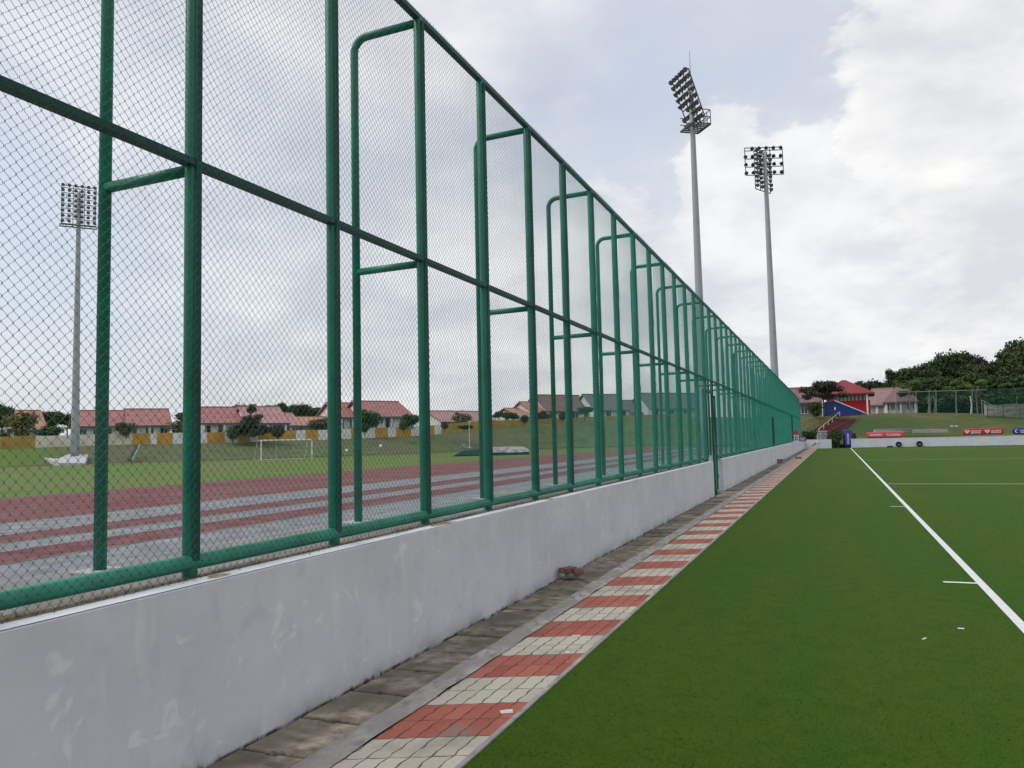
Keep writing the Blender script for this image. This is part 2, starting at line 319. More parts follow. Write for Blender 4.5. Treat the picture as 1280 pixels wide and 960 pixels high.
# ------------------------------------------------------------------ mesh builder
class MB:
    def __init__(s): s.v = []; s.f = []; s.mi = []; s.cur = 0
    def add(s, vs, fs):
        o = len(s.v); s.v += [tuple(map(float, p)) for p in vs]
        for f in fs: s.f.append(tuple(i + o for i in f)); s.mi.append(s.cur)
        return s
    def box(s, x0, x1, y0, y1, z0, z1):
        v = [(x, y, z) for z in (z0, z1) for y in (y0, y1) for x in (x0, x1)]
        return s.add(v, [(0, 2, 3, 1), (4, 5, 7, 6), (0, 1, 5, 4), (2, 6, 7, 3), (0, 4, 6, 2), (1, 3, 7, 5)])
    def prism(s, poly, axis, a, b):
        """poly of 2-D points extruded along axis between a and b"""
        n = len(poly)
        def mk(p, t):
            return {'x': (t, p[0], p[1]), 'y': (p[0], t, p[1]), 'z': (p[0], p[1], t)}[axis]
        v = [mk(p, a) for p in poly] + [mk(p, b) for p in poly]
        f = [tuple(range(n))[::-1], tuple(range(n, 2 * n))] + [(i, (i + 1) % n, n + (i + 1) % n, n + i) for i in range(n)]
        return s.add(v, f)
    def tube(s, pts, r, n=8, cap=True):
        pts = [np.array(p, float) for p in pts]; k = len(pts)
        rs = r if isinstance(r, (list, tuple)) else [r] * k
        vs = []
        for i, p in enumerate(pts):
            d = pts[min(i + 1, k - 1)] - pts[max(i - 1, 0)]; d = d / (np.linalg.norm(d) + 1e-9)
            a = np.array([0, 0, 1.]) if abs(d[2]) < 0.9 else np.array([0, 1., 0])
            u = np.cross(d, a); u /= np.linalg.norm(u); w = np.cross(d, u)
            for j in range(n):
                t = 2 * math.pi * j / n; vs.append(p + rs[i] * (math.cos(t) * u + math.sin(t) * w))
        fs = [(i * n + j, i * n + (j + 1) % n, (i + 1) * n + (j + 1) % n, (i + 1) * n + j) for i in range(k - 1) for j in range(n)]
        if cap: fs += [tuple(range(n))[::-1], tuple(range((k - 1) * n, k * n))]
        return s.add(vs, fs)
    def quad(s, a, b, c, d): return s.add([a, b, c, d], [(0, 1, 2, 3)])
    def lathe(s, prof, n=16, c=(0, 0, 0), axis=(0, 0, 1)):
        ax = np.array(axis, float); ax /= np.linalg.norm(ax)
        a = np.array([0, 0, 1.]) if abs(ax[2]) < 0.9 else np.array([1., 0, 0])
        u = np.cross(ax, a); u /= np.linalg.norm(u); w = np.cross(ax, u); c = np.array(c, float)
        vs = []
        for (r, h) in prof:
            for j in range(n):
                t = 2 * math.pi * j / n; vs.append(c + ax * h + r * (math.cos(t) * u + math.sin(t) * w))
        k = len(prof)
        fs = [(i * n + j, i * n + (j + 1) % n, (i + 1) * n + (j + 1) % n, (i + 1) * n + j) for i in range(k - 1) for j in range(n)]
        fs += [tuple(range(n))[::-1], tuple(range((k - 1) * n, k * n))]
        return s.add(vs, fs)
    def mesh(s, name, mats, smooth=False, fixn=True):
        me = bpy.data.meshes.new(name); me.from_pydata(s.v, [], s.f)
        for m in (mats if isinstance(mats, (list, tuple)) else [mats]): me.materials.append(MT[m] if isinstance(m, str) else m)
        me.polygons.foreach_set('material_index', s.mi)
        if smooth: me.polygons.foreach_set('use_smooth', [True] * len(me.polygons))
        me.update()
        if fixn:
            import bmesh
            bm = bmesh.new(); bm.from_mesh(me); bmesh.ops.recalc_face_normals(bm, faces=bm.faces); bm.to_mesh(me); bm.free()
        return me
    def build(s, name, mats, parent=None, loc=(0, 0, 0), rz=0.0, smooth=False, fixn=True):
        return link(name, s.mesh(name, mats, smooth, fixn), parent, loc, rz)
def link(name, me, parent=None, loc=(0, 0, 0), rz=0.0, scale=None):
    o = bpy.data.objects.new(name, me); COL.objects.link(o); o.location = loc; o.rotation_euler = (0, 0, rz)
    if scale is not None: o.scale = scale if hasattr(scale, '__len__') else (scale,) * 3
    if parent is not None: o.parent = parent
    return o
def tag(o, label, cat, group=None, kind=None):
    o['label'] = label; o['category'] = cat
    if group: o['group'] = group
    if kind: o['kind'] = kind
    return o
def thing(name, label, cat, loc=(0, 0, 0), rz=0.0, group=None):
    o = bpy.data.objects.new(name, None); COL.objects.link(o); o.empty_display_size = 0.2
    o.location = loc; o.rotation_euler = (0, 0, rz)
    return tag(o, label, cat, group)
def struct(name, mb, mats, label=None, **k):
    o = mb.build(name, mats, **k); o['kind'] = 'structure'; o['label'] = label or name.replace('_', ' '); o['category'] = name.split('_')[-1]
    return o
def copy_tree(o, loc=None, rz=None):
    kids = {}
    for c in bpy.data.objects:
        if c.parent is not None: kids.setdefault(c.parent.name, []).append(c)
    def rec(a, p):
        c = a.copy(); COL.objects.link(c)
        if p is not None: c.parent = p
        for ch in kids.get(a.name, []): rec(ch, c)
        return c
    n = rec(o, None)
    if loc is not None: n.location = loc
    if rz is not None: n.rotation_euler = (0, 0, rz)
    return n

# ------------------------------------------------------------------ terrain
# stations: photograph column -> (depth, height) of the bank's foot and of its top
ZT = -0.15
foot_y = {-600: 596, -300: 590, -100: 587, 0: 585, 128: 580, 240: 577, 420: 571, 532: 567, 640: 563, 740: 560, 860: 557}
top_s = {-600: (72, 566), -300: (80, 564), -100: (88, 563), 0: (91, 561.5), 128: (98, 556.5), 240: (103, 554.5), 420: (114, 549.5), 532: (124, 544.5), 640: (138, 533.5),
         740: (150, 526), 860: (158, 521), 960: (128, 522), 1010: (99, 521), 1060: (99, 520), 1100: (100, 516.5), 1180: (101, 516), 1280: (101, 518), 1500: (101, 516), 1900: (110, 512)}
FOOT, TOP = {}, {}
for px, y in foot_y.items(): FOOT[px] = onz(px, y, ZT)
for px, (D, y) in top_s.items(): TOP[px] = at(px, y, D)
for px, D in {960: 96, 1010: 80, 1060: 79, 1100: 79, 1180: 79, 1280: 79, 1500: 80, 1900: 86}.items():
    p = at(px, 540, D); p[2] = 0.30; FOOT[px] = p
def lerp_d(d, px):
    ks = sorted(d)
    if px <= ks[0]: return d[ks[0]]
    for a, b in zip(ks, ks[1:]):
        if px <= b: t = (px - a) / (b - a); return d[a] * (1 - t) + d[b] * t
    return d[ks[-1]]
cols = list(range(-600, 1901, 20))
mb = MB(); nr = 0
prng = np.random.RandomState(3)
rowsn = 0
grid = []
for px in cols:
    a, b = lerp_d(FOOT, px), lerp_d(TOP, px)
    out = b.copy(); out[2] = 0; dirv = out / np.linalg.norm(out)
    colp = [a - np.array([0, 0, 0.12]), a + np.array([0, 0, 0.0])]
    for t in (0.12, 0.3, 0.5, 0.7, 0.88, 1.0):
        e = t * t * (3 - 2 * t) * 0.35 + t * 0.65
        p = a * (1 - t) + b * t; p[2] = a[2] * (1 - e) + b[2] * e + (prng.uniform(-.05, .05) if t < 1 else 0)
        colp.append(p)
    for dd, dz in ((8, 0.12), (25, 0.3), (60, 0.8), (140, 2.0), (400, 4.0), (1500, 6.0)):
        colp.append(b + dirv * dd + np.array([0, 0, dz]))
    grid.append(colp)
R_ = len(grid[0])
vs = [p for c in grid for p in c]
def strip(i0, i1, c0, c1):
    q = MB(); idx = {}
    vv = []; ff = []
    for ci in range(c0, c1 + 1):
        for ri in range(i0, i1 + 1): idx[(ci, ri)] = len(vv); vv.append(grid[ci][ri])
    for ci in range(c0, c1):
        for ri in range(i0, i1): ff.append((idx[(ci, ri)], idx[(ci + 1, ri)], idx[(ci + 1, ri + 1)], idx[(ci, ri + 1)]))
    q.add(vv, ff); return q
ksplit = cols.index(960)
struct('grass_bank', strip(0, R_ - 1, 0, ksplit), 'bank_grass', 'rough grass bank rising behind the running track', smooth=True)
struct('grass_slope', strip(0, R_ - 1, ksplit, len(cols) - 1), 'far_grass', 'yellowish grass slope rising behind the end wall', smooth=True)
struct('ground', MB().add([(-3000, -3000, -0.32), (3000, -3000, -0.32), (3000, 3000, -0.32), (-3000, 3000, -0.32)], [(0, 1, 2, 3)]), 'bank_grass', 'flat ground out to the horizon')
# ground between end wall and slope
struct('verge', MB().quad((-4.0, 84.9, 0.02), (120, 84.9, 0.02), (120, 96, 0.30), (-4.0, 96, 0.30)), 'far_grass', 'grass verge between the end wall and the slope')

YA, YB = -40.0, 190.0
def zsheet(x0, x1, y0, y1, z): return MB().quad((x0, y0, z), (x1, y0, z), (x1, y1, z), (x0, y1, z))
struct('infield', zsheet(-95, -28.2, YA, YB, ZT - .008), 'infield', 'mown green grass infield inside the running track')
struct('running_track', zsheet(-28.2, -18.3, YA, YB, ZT - .004), 'track_red', 'dull red running track with thin white lane lines')
struct('apron', zsheet(-18.3, -4.0, YA, YB, ZT - .004), 'asphalt', 'worn grey asphalt apron beside the running track')
q = MB()
for (x0, x1) in ((-13.15, -11.75), (-15.75, -14.35)): q.quad((x0, YA, ZT), (x1, YA, ZT), (x1, YB, ZT), (x0, YB, ZT))
struct('runway_stripes', q, 'stripe_red', 'two dull red runway stripes on the asphalt')
q = MB()
for i in range(9):
    x = -28.15 + i * 1.22; q.quad((x, YA, ZT), (x + .06, YA, ZT), (x + .06, YB, ZT), (x, YB, ZT))
for x in (-11.75, -13.15, -14.35, -15.75): q.quad((x, YA, ZT + .004), (x + .06, YA, ZT + .004), (x + .06, YB, ZT + .004), (x, YB, ZT + .004))
struct('lane_lines', q, 'faded_line', 'thin faded lane lines on the red track')
# dirt path along the foot of the bank
q = MB(); pv = []
for px in cols[:cols.index(880)]:
    a = lerp_d(FOOT, px).copy(); d = a.copy(); d[2] = 0; d /= np.linalg.norm(d)
    w = 1.5 + 0.8 * math.sin(px * .011)
    p1 = a - d * w; p2 = a + d * .4; p1[2] = ZT + .012; p2[2] = ZT + .03; pv += [p1, p2]
q.add(pv, [(2 * i, 2 * i + 2, 2 * i + 3, 2 * i + 1) for i in range(len(pv) // 2 - 1)])
struct('dirt_path', q, 'dirt', 'thin brown dirt path at the foot of the grass bank')

# ------------------------------------------------------------------ pitch side
WX = -2.95
struct('turf', zsheet(-1.715, 120, -30, 84.95, 0.0), 'turf', 'green artificial turf hockey pitch')
def lines(segs, name, label):
    q = MB()
    for (x0, x1, y0, y1) in segs: q.quad((x0, y0, .004), (x1, y0, .004), (x1, y1, .004), (x0, y1, .004))
    return struct(name, q, 'line_paint', label)
lines([(1.245, 1.322, -30, 84.4)], 'side_line', 'white side line of the pitch')
lines([(1.322, 60, 25.9, 25.975), (1.322, 60, 47.4, 47.47), (1.322, 60, 76.0, 76.07)], 'cross_lines', 'thin white lines across the pitch')
lines([(0.945, 1.245, 9.22, 9.29), (0.97, 1.245, 18.15, 18.22), (0.97, 1.245, 36.2, 36.27)], 'tick_marks', 'short white tick marks beside the side line')
struct('pavement', zsheet(-2.315, -1.745, -30, 84.5, 0.004), 'paving', 'strip of red and off-white block paving beside the turf')
struct('edging', MB().box(-1.745, -1.715, -30, 84.5, -.1, 0.010), 'kerb', 'thin pale concrete edging between paving and turf')
# kerb strip with a slightly rough outline
q = MB(); pv = []; yy = -30.0; pr = random.Random(5)
while yy < 84.5:
    e = pr.uniform(-.012, .008); e2 = pr.uniform(-.006, .006)
    pv += [(-2.478 + e2 - 0.0007 * max(0, yy), yy, .012 + pr.uniform(-.003, .003)), (-2.315 + e, yy, .008 + pr.uniform(-.002, .002))]; yy += .22
n2 = len(pv) // 2
q.add(pv + [(p[0], p[1], -.12) for p in pv], [(2 * i, 2 * i + 1, 2 * i + 3, 2 * i + 2) for i in range(n2 - 1)] + [(2 * i, 2 * i + 2, 2 * n2 + 2 * i + 2, 2 * n2 + 2 * i) for i in range(n2 - 1)])
struct('kerb', q, 'kerb', 'weathered pale concrete kerb strip beside the drain slabs')
struct('drain_channel', MB().quad((WX + .004, -30, -.10), (-2.45, -30, -.10), (-2.45, 84.5, -.10), (WX + .004, 84.5, -.10)), 'channel', 'dark drain channel under the slabs')
# upright turf fibres over the nearest part of the pitch
nr_ = np.random.RandomState(21); nb = 380000
yy_ = 2.6 + 22 * nr_.rand(nb) ** 2.6; xx_ = -1.712 + (1.0 + .85 * yy_) * nr_.rand(nb)
kp_ = ~(((xx_ > 1.235) & (xx_ < 1.33)) | ((xx_ > .93) & (xx_ < 1.25) & (np.abs(yy_ - 9.255) < .05))); xx_ = xx_[kp_]; yy_ = yy_[kp_]; nb = len(xx_)
hh_ = .004 + .006 * nr_.rand(nb); an_ = nr_.rand(nb) * 6.283; ww_ = .0011 + .0011 * nr_.rand(nb)
ln_ = .006 * nr_.normal(size=(nb, 2))
V_ = np.empty((nb, 3, 3))
V_[:, 0] = np.stack([xx_ - ww_ * np.cos(an_), yy_ - ww_ * np.sin(an_), np.zeros(nb)], 1); V_[:, 1] = np.stack([xx_ + ww_ * np.cos(an_), yy_ + ww_ * np.sin(an_), np.zeros(nb)], 1)
V_[:, 2] = np.stack([xx_ + ln_[:, 0], yy_ + ln_[:, 1], hh_], 1)
me_ = bpy.data.meshes.new('turf_fibres'); me_.vertices.add(3 * nb); me_.vertices.foreach_set('co', V_.ravel()); me_.loops.add(3 * nb); me_.loops.foreach_set('vertex_index', np.arange(3 * nb))
me_.polygons.add(nb); me_.polygons.foreach_set('loop_start', np.arange(nb) * 3); me_.polygons.foreach_set('loop_total', np.full(nb, 3)); me_.materials.append(MT['fibre']); me_.update(calc_edges=True)
tag(link('turf_fibres', me_), 'short green plastic fibres of the hockey turf nearest the camera', 'turf fibres', kind='stuff')
# concrete drain cover slabs with a lifting notch in both ends
def slab_mesh(w, l, seed):
    r = random.Random(seed); j = lambda a=.006: r.uniform(-a, a)
    nw, nd = .038 + r.uniform(-.01, .012), .013 + r.uniform(-.005, .008)
    def end(y, s):
        return [(-w / 2 + j(), y + j()), (-w * .25, y + j(.004)), (-nw, y + j(.003)), (-nw * .8, y - s * nd), (nw * .8, y - s * nd), (nw, y + j(.003)), (w * .25, y + j(.004)), (w / 2 + j(), y + j())]
    top = end(l / 2, 1)[::-1] + [(-w / 2 + j(), l * .1), (-w / 2 + j(), -l * .2)] + end(-l / 2, -1) + [(w / 2 + j(.01), -l * .2), (w / 2 + j(.01), l * .15)]
    b = MB(); n = len(top)
    cxm = sum(p[0] for p in top) / n; cym = sum(p[1] for p in top) / n
    ch = [(p[0] - math.copysign(.006, p[0]), p[1] - math.copysign(.006, p[1]) if abs(abs(p[1]) - l / 2) < .02 else p[1]) for p in top]
    vsx = [(x, y, 0) for x, y in ch] + [(x, y, -.007) for x, y in top] + [(x, y, -.07) for x, y in top]
    fs = [tuple(range(n))]
    for k in (0, n): fs += [(k + i, k + n + i, k + n + (i + 1) % n, k + (i + 1) % n) for i in range(n)]
    b.add(vsx, fs); return b.mesh('drain_slab', 'slab')
SL = .505
slab_ms = [slab_mesh(.420, SL - .024, k) for k in range(8)]
y = 1.87
k = 0
while y < 84:
    wsc = 1 + 0.0014 * y * .7
    o = link('drain_slab', slab_ms[rnd.randrange(8)], None, (WX + .012 + .215 * wsc + rnd.uniform(-.006, .006), y + SL / 2, rnd.uniform(-.026, -.014)), rnd.uniform(-.012, .012))
    o.scale = (wsc, 1, 1); o.rotation_euler[0] = rnd.uniform(-.012, .012); o.rotation_euler[1] = rnd.uniform(-.02, .008)
    tag(o, 'worn grey concrete drain slab in the row along the wall foot', 'drain slab', 'concrete slabs covering the drain along the wall', 'thing')
    y += SL; k += 1

# weeds in the joint at the wall foot: uncountable tufts
q = MB(); pr = random.Random(11)
for i in range(150):
    yy = 2.2 + 40 * pr.random() ** 2
    xx = WX + .012 + pr.random() * .012 if pr.random() < .7 else -2.485
    if pr.random() < .5: yy = round(yy / 2.3) * 2.3 + pr.gauss(0, .12)
    for b_ in range(4):
        a = pr.uniform(0, 6.28); h = pr.uniform(.006, .022); dx, dy = math.cos(a) * h * .8, math.sin(a) * h * .8
        w = .003
        q.add([(xx - w * math.sin(a), yy + w * math.cos(a), -.03), (xx + w * math.sin(a), yy - w * math.cos(a), -.03), (xx + dx, yy + dy, h)], [(0, 1, 2)])
o = q.build('weeds', 'weed'); tag(o, 'small dry weeds in the joint along the foot of the wall', 'weeds', kind='stuff')
# dry grass tufts on the plinth under the fence
q = MB()
for i in range(700):
    yy = .8 + 14 * pr.random() ** 1.5; xx = -3.10 + pr.gauss(0, .035)
    for b_ in range(3):
        a = pr.uniform(0, 6.28); h = pr.uniform(.008, .035); dx, dy = math.cos(a) * h, math.sin(a) * h; w = .0015
        q.add([(xx - w * math.sin(a), yy + w * math.cos(a), .872), (xx + w * math.sin(a), yy - w * math.cos(a), .872), (xx + dx, yy + dy, .88 + h * .7)], [(0, 1, 2)])
o = q.build('dry_grass', 'weed'); tag(o, 'sparse dry grass and dirt on the wall top under the fence', 'dry grass', kind='stuff')

# ------------------------------------------------------------------ low walls
WT = .875
def low_wall(label, y0, y1, first):
    w = thing('low_wall', label, 'wall', (0, 0, 0), 0, None)
    b = MB(); ys = np.linspace(y0, y1, max(2, int((y1 - y0) / 2)))
    prf = [(WX, -.2), (WX, WT - .012), (WX - .012, WT), (-4.05, WT), (-4.05, -.3)]
    # wall body
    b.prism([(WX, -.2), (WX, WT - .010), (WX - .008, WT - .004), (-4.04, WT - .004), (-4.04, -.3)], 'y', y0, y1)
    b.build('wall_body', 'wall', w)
    c = MB(); n = 60; pr2 = random.Random(3); pv = []
    for i in range(n + 1):
        yv = y0 + (y1 - y0) * (i / n) ** 1.6
        pv += [(WX - .004, yv, WT), (WX - .115 + pr2.uniform(-.012, .012), yv, WT + .001)]
    c.add(pv, [(2 * i, 2 * i + 2, 2 * i + 3, 2 * i + 1) for i in range(n)]); c.build('coping', 'coping', w)
    MB().quad((WX - .07, y0, WT - .0015), (-4.02, y0, WT - .0015), (-4.02, y1, WT - .0015), (WX - .07, y1, WT - .0015)).build('plinth', 'plinth_top', w)
    MB().quad((WX - .10, y0, WT - .0002), (-3.21, y0, WT - .0002), (-3.21, y1, WT - .0002), (WX - .10, y1, WT - .0002)).build('dirt_strip', 'dirt_strip', w)
    if first:
        for (yc, sz, sd) in ((5.83, .30, 1), (8.45, .14, 2), (3.3, .10, 3)):
            r3 = random.Random(sd); n3 = 18; st_ = MB()
            vs3 = [(WX - .066, yc, WT + .0025)] + [(WX - .066 + .055 * math.cos(6.283 * i / n3) * r3.uniform(.5, 1), yc + sz * math.sin(6.283 * i / n3) * r3.uniform(.35, 1), WT + .0025) for i in range(n3)]
            st_.add(vs3, [(0, 1 + i, 1 + (i + 1) % n3) for i in range(n3)]); st_.build('rust_stain', 'rust', w)
    return w
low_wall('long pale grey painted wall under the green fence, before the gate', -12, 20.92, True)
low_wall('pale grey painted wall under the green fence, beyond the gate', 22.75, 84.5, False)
def end_wall(label, x0, x1, y, h, y2=None):
    w = thing('low_wall', label, 'wall', ((x0 + x1) / 2, y, 0))
    hw = (x1 - x0) / 2
    MB().box(-hw, hw, 0, .22, -.2, h).build('wall_body', 'far_wall', w)
    MB().box(-hw - .01, hw + .01, -.012, .235, h + .001, h + .03).build('coping', 'coping', w)
    return w
end_wall('short white end wall left of the blue padded column', WX + .003, -.42, 84.5, .86)
end_wall('long white end wall right of the blue padded column, tyres against it', 1.36, 70, 85.0, .86)

# ------------------------------------------------------------------ fence
FX = -3.15; PS = 1.285; Y0 = 3.235
def topz(y): return 5.20 - .0040 * y
def midz(y): return 3.075 - .0010 * y
GY0, GY1 = 21.03, 22.62          # gate opening in the lower tier
fence = thing('chain_link_fence', 'tall green chain link fence with braced posts along the grey wall', 'fence', (FX, 0, WT))
def fl(mbx, name, mats, **k):
    o = mbx.build(name, mats, fence, **k); o.location = (-FX, 0, -WT); return o
ks = [k for k in range(-4, 62)]
post_me = MB(); post_me.lathe([(.046, 0), (.046, .012), (.038, .016), (.038, 1)], 12); 
pm = MB().lathe([(.038, 0), (.038, 1)], 14).mesh('post', 'green_paint', smooth=False)
for p in pm.polygons: p.use_smooth = len(p.vertices) == 4
barm = MB().box(.036, .052, -.019, .019, 0, 1).mesh('clamp_bar', 'green_paint_dark')
def braces(y):
    zt = topz(y) - .055; x1 = -3.79
    pts = [(x1, y, WT + .004)]
    for i in range(7):
        t = i / 6 * math.pi / 2
        pts.append((x1 + .13 - .13 * math.cos(t), y, zt - .13 + .13 * math.sin(t)))
    pts.append((FX - .03, y, zt + .01))
    b = MB(); b.tube(pts, .035, 10); b.tube([(x1, y, midz(y) - .04), (FX - .03, y, midz(y) - .03)], .031, 10)
    return b
prng2 = random.Random(4)
posts_y = []
for k in ks:
    y = Y0 + PS * k + (0.0 if k < 2 else prng2.uniform(-.02, .02)); posts_y.append(y)
    h = topz(y) - WT
    p = link('post', pm, fence, (0, y, 0)); p.scale = (1, 1, h)
    c = link('clamp_bar', barm, p, (0, 0, .02)); c.scale = (1, 1, .97)
    if k % 2 == 0:
        o = fl(braces(y), 'brace', 'green_paint')
        for pol in o.data.polygons: pol.use_smooth = len(pol.vertices) == 4
        q = MB().box(-3.79 - .11, -3.79 + .11, y - .11, y + .11, WT + .0005, WT + .012); bp_ = q.build('base_plate', 'concrete_pale', o)
ya, yb = posts_y[0], posts_y[-1]
def rail(zf, name, half, y0, y1, x=FX + .002, mats='rail_shaded'):
    b = MB(); n = 24
    hx, hz = half; prf = [(-hx, -hz), (hx, -hz), (hx, hz), (-hx, hz)]
    vs = []; 
    for i in range(n + 1):
        yv = y0 + (y1 - y0) * i / n; zz = zf(yv); vs += [(x + a, yv, zz + c) for a, c in prf]
    fs = [(4 * i + j, 4 * i + (j + 1) % 4, 4 * i + 4 + (j + 1) % 4, 4 * i + 4 + j) for i in range(n) for j in range(4)] + [(0, 3, 2, 1), (4 * n, 4 * n + 1, 4 * n + 2, 4 * n + 3)]
    b.add(vs, fs); return fl(b, name, mats)
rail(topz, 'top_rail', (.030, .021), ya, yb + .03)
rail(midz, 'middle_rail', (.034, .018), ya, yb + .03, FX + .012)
def bottom_rail(y0, y1):
    b = MB().tube([(FX + .004, y0, WT + .075), (FX + .004, (y0 + y1) / 2, WT + .075), (FX + .004, y1, WT + .075)], .040, 14)
    o = fl(b, 'bottom_rail', 'green_skylit')
    for pol in o.data.polygons: pol.use_smooth = len(pol.vertices) == 4
bottom_rail(ya, GY0 - .02); bottom_rail(GY1 + .05, yb)

# chain link: each wire a zigzag of real three-sided tube, woven at the nodes
def chain_panel(width, z0, z1, fringe=True, pitch=.052, r=.0015, seed=0, mat_='wire'):
    h = pitch / 2; nk = int(round(width / h)); nrow = int(round((z1 - z0) / h)); sy = width / (nk * h)
    prs = np.random.RandomState(seed)
    V = []; Fc = []
    ang = [math.pi / 2, math.pi * 7 / 6, math.pi * 11 / 6]
    # gentle slack of the cloth
    for kk in range(nk):
        pts = []
        for rr in range(nrow + 1):
            par = (rr + kk) % 2
            # flattened knuckle: two points near each node
            yb_ = (kk + par) * h * sy; zb = z0 + rr * h
            xo = .0028 if par == 0 else -.0028
            inw = .0026 if par == 0 else -.0026
            sx_ = .006 * math.sin(yb_ * 3.1 + zb * 1.3 + seed) + .004 * math.sin(zb * 5.3 + seed * 2)
            for dz in (-.0045, .0045):
                pts.append((sx_ + xo, yb_ + inw * .2 + .0012 * math.sin(zb * 9 + kk), zb + dz))
        P = np.array(pts); n = len(P); base = len(V)
        for a in ang:
            pass
        for p in P:
            for a in ang: V.append((p[0] + r * math.cos(a), p[1] + r * math.sin(a), p[2]))
        for i in range(n - 1):
            for j in range(3):
                Fc.append((base + 3 * i + j, base + 3 * i + (j + 1) % 3, base + 3 * i + 3 + (j + 1) % 3, base + 3 * i + 3 + j))
    b = MB(); b.v = V; b.f = Fc; b.mi = [0] * len(Fc)
    return b.mesh('mesh_panel', mat_, smooth=True, fixn=False)
panN = [chain_panel(PS, WT + .004, 5.20, r=.00150, seed=s, mat_='wire_backlit') for s in range(2)]
panA = [chain_panel(PS, WT + .004, 5.20, r=.0016, seed=s) for s in range(2)]
panU = chain_panel(PS, 3.06, 5.20, seed=5)
for i in range(len(ks) - 1):
    y = posts_y[i]; yn = posts_y[i + 1]
    if y > GY0 - 1.3 and y < GY1 - .1:
        me = panU
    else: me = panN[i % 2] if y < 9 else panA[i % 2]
    o = link('mesh_panel', me, fence, (.058, y, 0)); o.scale = (1, (yn - y) / PS, 1)
    # panels are modelled in world heights: shift and follow the falling top rail
    s = (topz(y) - .0) / 5.20 if me is panU else (topz(y) - WT) / (5.20 - WT)
    if me is panU: o.location[2] = midz(y) - WT - 3.06 * ((topz(y) - midz(y)) / (5.20 - 3.06)); o.scale[2] = (topz(y) - midz(y)) / (5.20 - 3.06)
    else: o.scale[2] = s; o.location[2] = -WT * s
# the odd widths of lower mesh beside the gate
gi = [i for i in range(len(ks) - 1) if posts_y[i] > GY0 - 1.3 and posts_y[i] < GY1 - .1]
yl, yr = posts_y[gi[0]], posts_y[gi[-1] + 1]
for (a, b_) in ((yl, GY0 - .03), (GY1 + .05, yr)):
    if b_ - a > .06:
        o = link('mesh_panel', chain_panel(b_ - a, WT + .004, 3.06, seed=7), fence, (.058, a, -WT))

# gate in the gap
gate = thing('gate', 'narrow dark green gate standing ajar in the wall gap', 'gate', (FX, GY1, 0))
gf = MB()
for yy in (GY0 - GY1, 0.0): gf.tube([(0, yy, -.1), (0, yy, 2.76)], .04, 10)
gf.box(-.03, .03, GY0 - GY1 + .03, -.03, 2.70, 2.76)
gf.build('gate_frame', 'green_paint_dark', gate)
lf = bpy.data.objects.new('gate_leaf', None); COL.objects.link(lf); lf.parent = gate; lf.location = (.06, -.07, 0); lf.rotation_euler = (0, 0, rad(3))
LW = 0.82
b = MB()
for (p1, p2) in (((0, 0, .06), (0, 0, 2.62)), ((0, -LW, .06), (0, -LW, 2.62)), ((0, 0, 2.62), (0, -LW, 2.62)), ((0, 0, .06), (0, -LW, .06)), ((0, 0, 1.3), (0, -LW, 1.3)), ((0, 0, 1.3), (0, -LW, 2.62))):
    b.tube([p1, p2], .03, 8)
b.build('frame', 'green_paint_dark', lf)
link('mesh_panel', chain_panel(LW, .08, 1.28, seed=9), lf, (.0, -LW, 0))
link('mesh_panel', chain_panel(LW, 1.32, 2.6, seed=9), lf, (.0, -LW, 0))
b = MB()
for zz in (.35, 1.9): b.box(.02, .09, -.06, .06, zz, zz + .12)
b.build('hinge', 'steel_dark', gate)
b = MB().box(.03, .07, -.05, .05, 1.05, 1.2); b.build('latch', 'steel_dark', lf, loc=(0, -LW, 0))

# two further closed gates, seen edge-on far down the fence
for (gy, lab) in ((43.6, 'nearer of two closed dark green gates far down the fence'), (63.5, 'farther of two closed dark green gates far down the fence')):
    g2 = thing('gate', lab, 'gate', (FX + .14, gy, WT), 0, 'closed gates far down the fence')
    b = MB()
    for yy in (-.3, .3): b.box(-.03, .03, yy - .04, yy + .04, .1, 1.55 if gy < 50 else 2.0)
    hh = 1.5 if gy < 50 else 1.95
    b.box(-.025, .025, -.26, .26, hh - .06, hh); b.box(-.025, .025, -.26, .26, .12, .2); b.build('gate_frame', 'green_paint_dark', g2)
    link('mesh_panel', chain_panel(.52, .2, hh - .06, seed=3), g2, (0, -.26, 0))

# ------------------------------------------------------------------ bricks and litter near the wall
def brick_mesh(l, w, h, seed, n=7):
    r = random.Random(seed); b = MB()
    import bmesh
    bm = bmesh.new(); bmesh.ops.create_cube(bm, size=1.0)
    bmesh.ops.scale(bm, vec=(l, w, h), verts=bm.verts)
    bmesh.ops.bevel(bm, geom=bm.edges[:], offset=.008, segments=2, affect='EDGES')
    bmesh.ops.subdivide_edges(bm, edges=[e for e in bm.edges if e.calc_length() > .03], cuts=3, use_grid_fill=True)
    for v in bm.verts: v.co += Vector((r.gauss(0, .0022), r.gauss(0, .0022), r.gauss(0, .0022)))
    me = bpy.data.meshes.new('brick'); bm.to_mesh(me); bm.free(); return me
def put_brick(px, py, l, w, h, zb, rz, mat_, label, seed, x=None, dx=0):
    me = brick_mesh(l, w, h, seed); me.materials.append(MT[mat_])
    p = onz(px, py, zb)
    o = link('brick', me, None, (p[0] + dx, p[1], zb + h / 2), rz); tag(o, label, 'brick', 'broken bricks lying by the wall'); return o
put_brick(716, 722, .17, .11, .055, .0, 1.35, 'mortar', 'grey mortar-coated brick piece under the reddish bricks', 1)
put_brick(710, 715.5, .20, .115, .058, .057, 1.2, 'brick', 'reddish brown broken brick lying on top by the wall', 2)
put_brick(724, 717.5, .15, .10, .060, .045, 1.8, 'brick', 'short ribbed brick piece right of the brick pile', 3)
put_brick(973, 578.6, .45, .30, .20, 0, .3, 'brick', 'far brown brick heap on the drain slabs near the corner', 4)
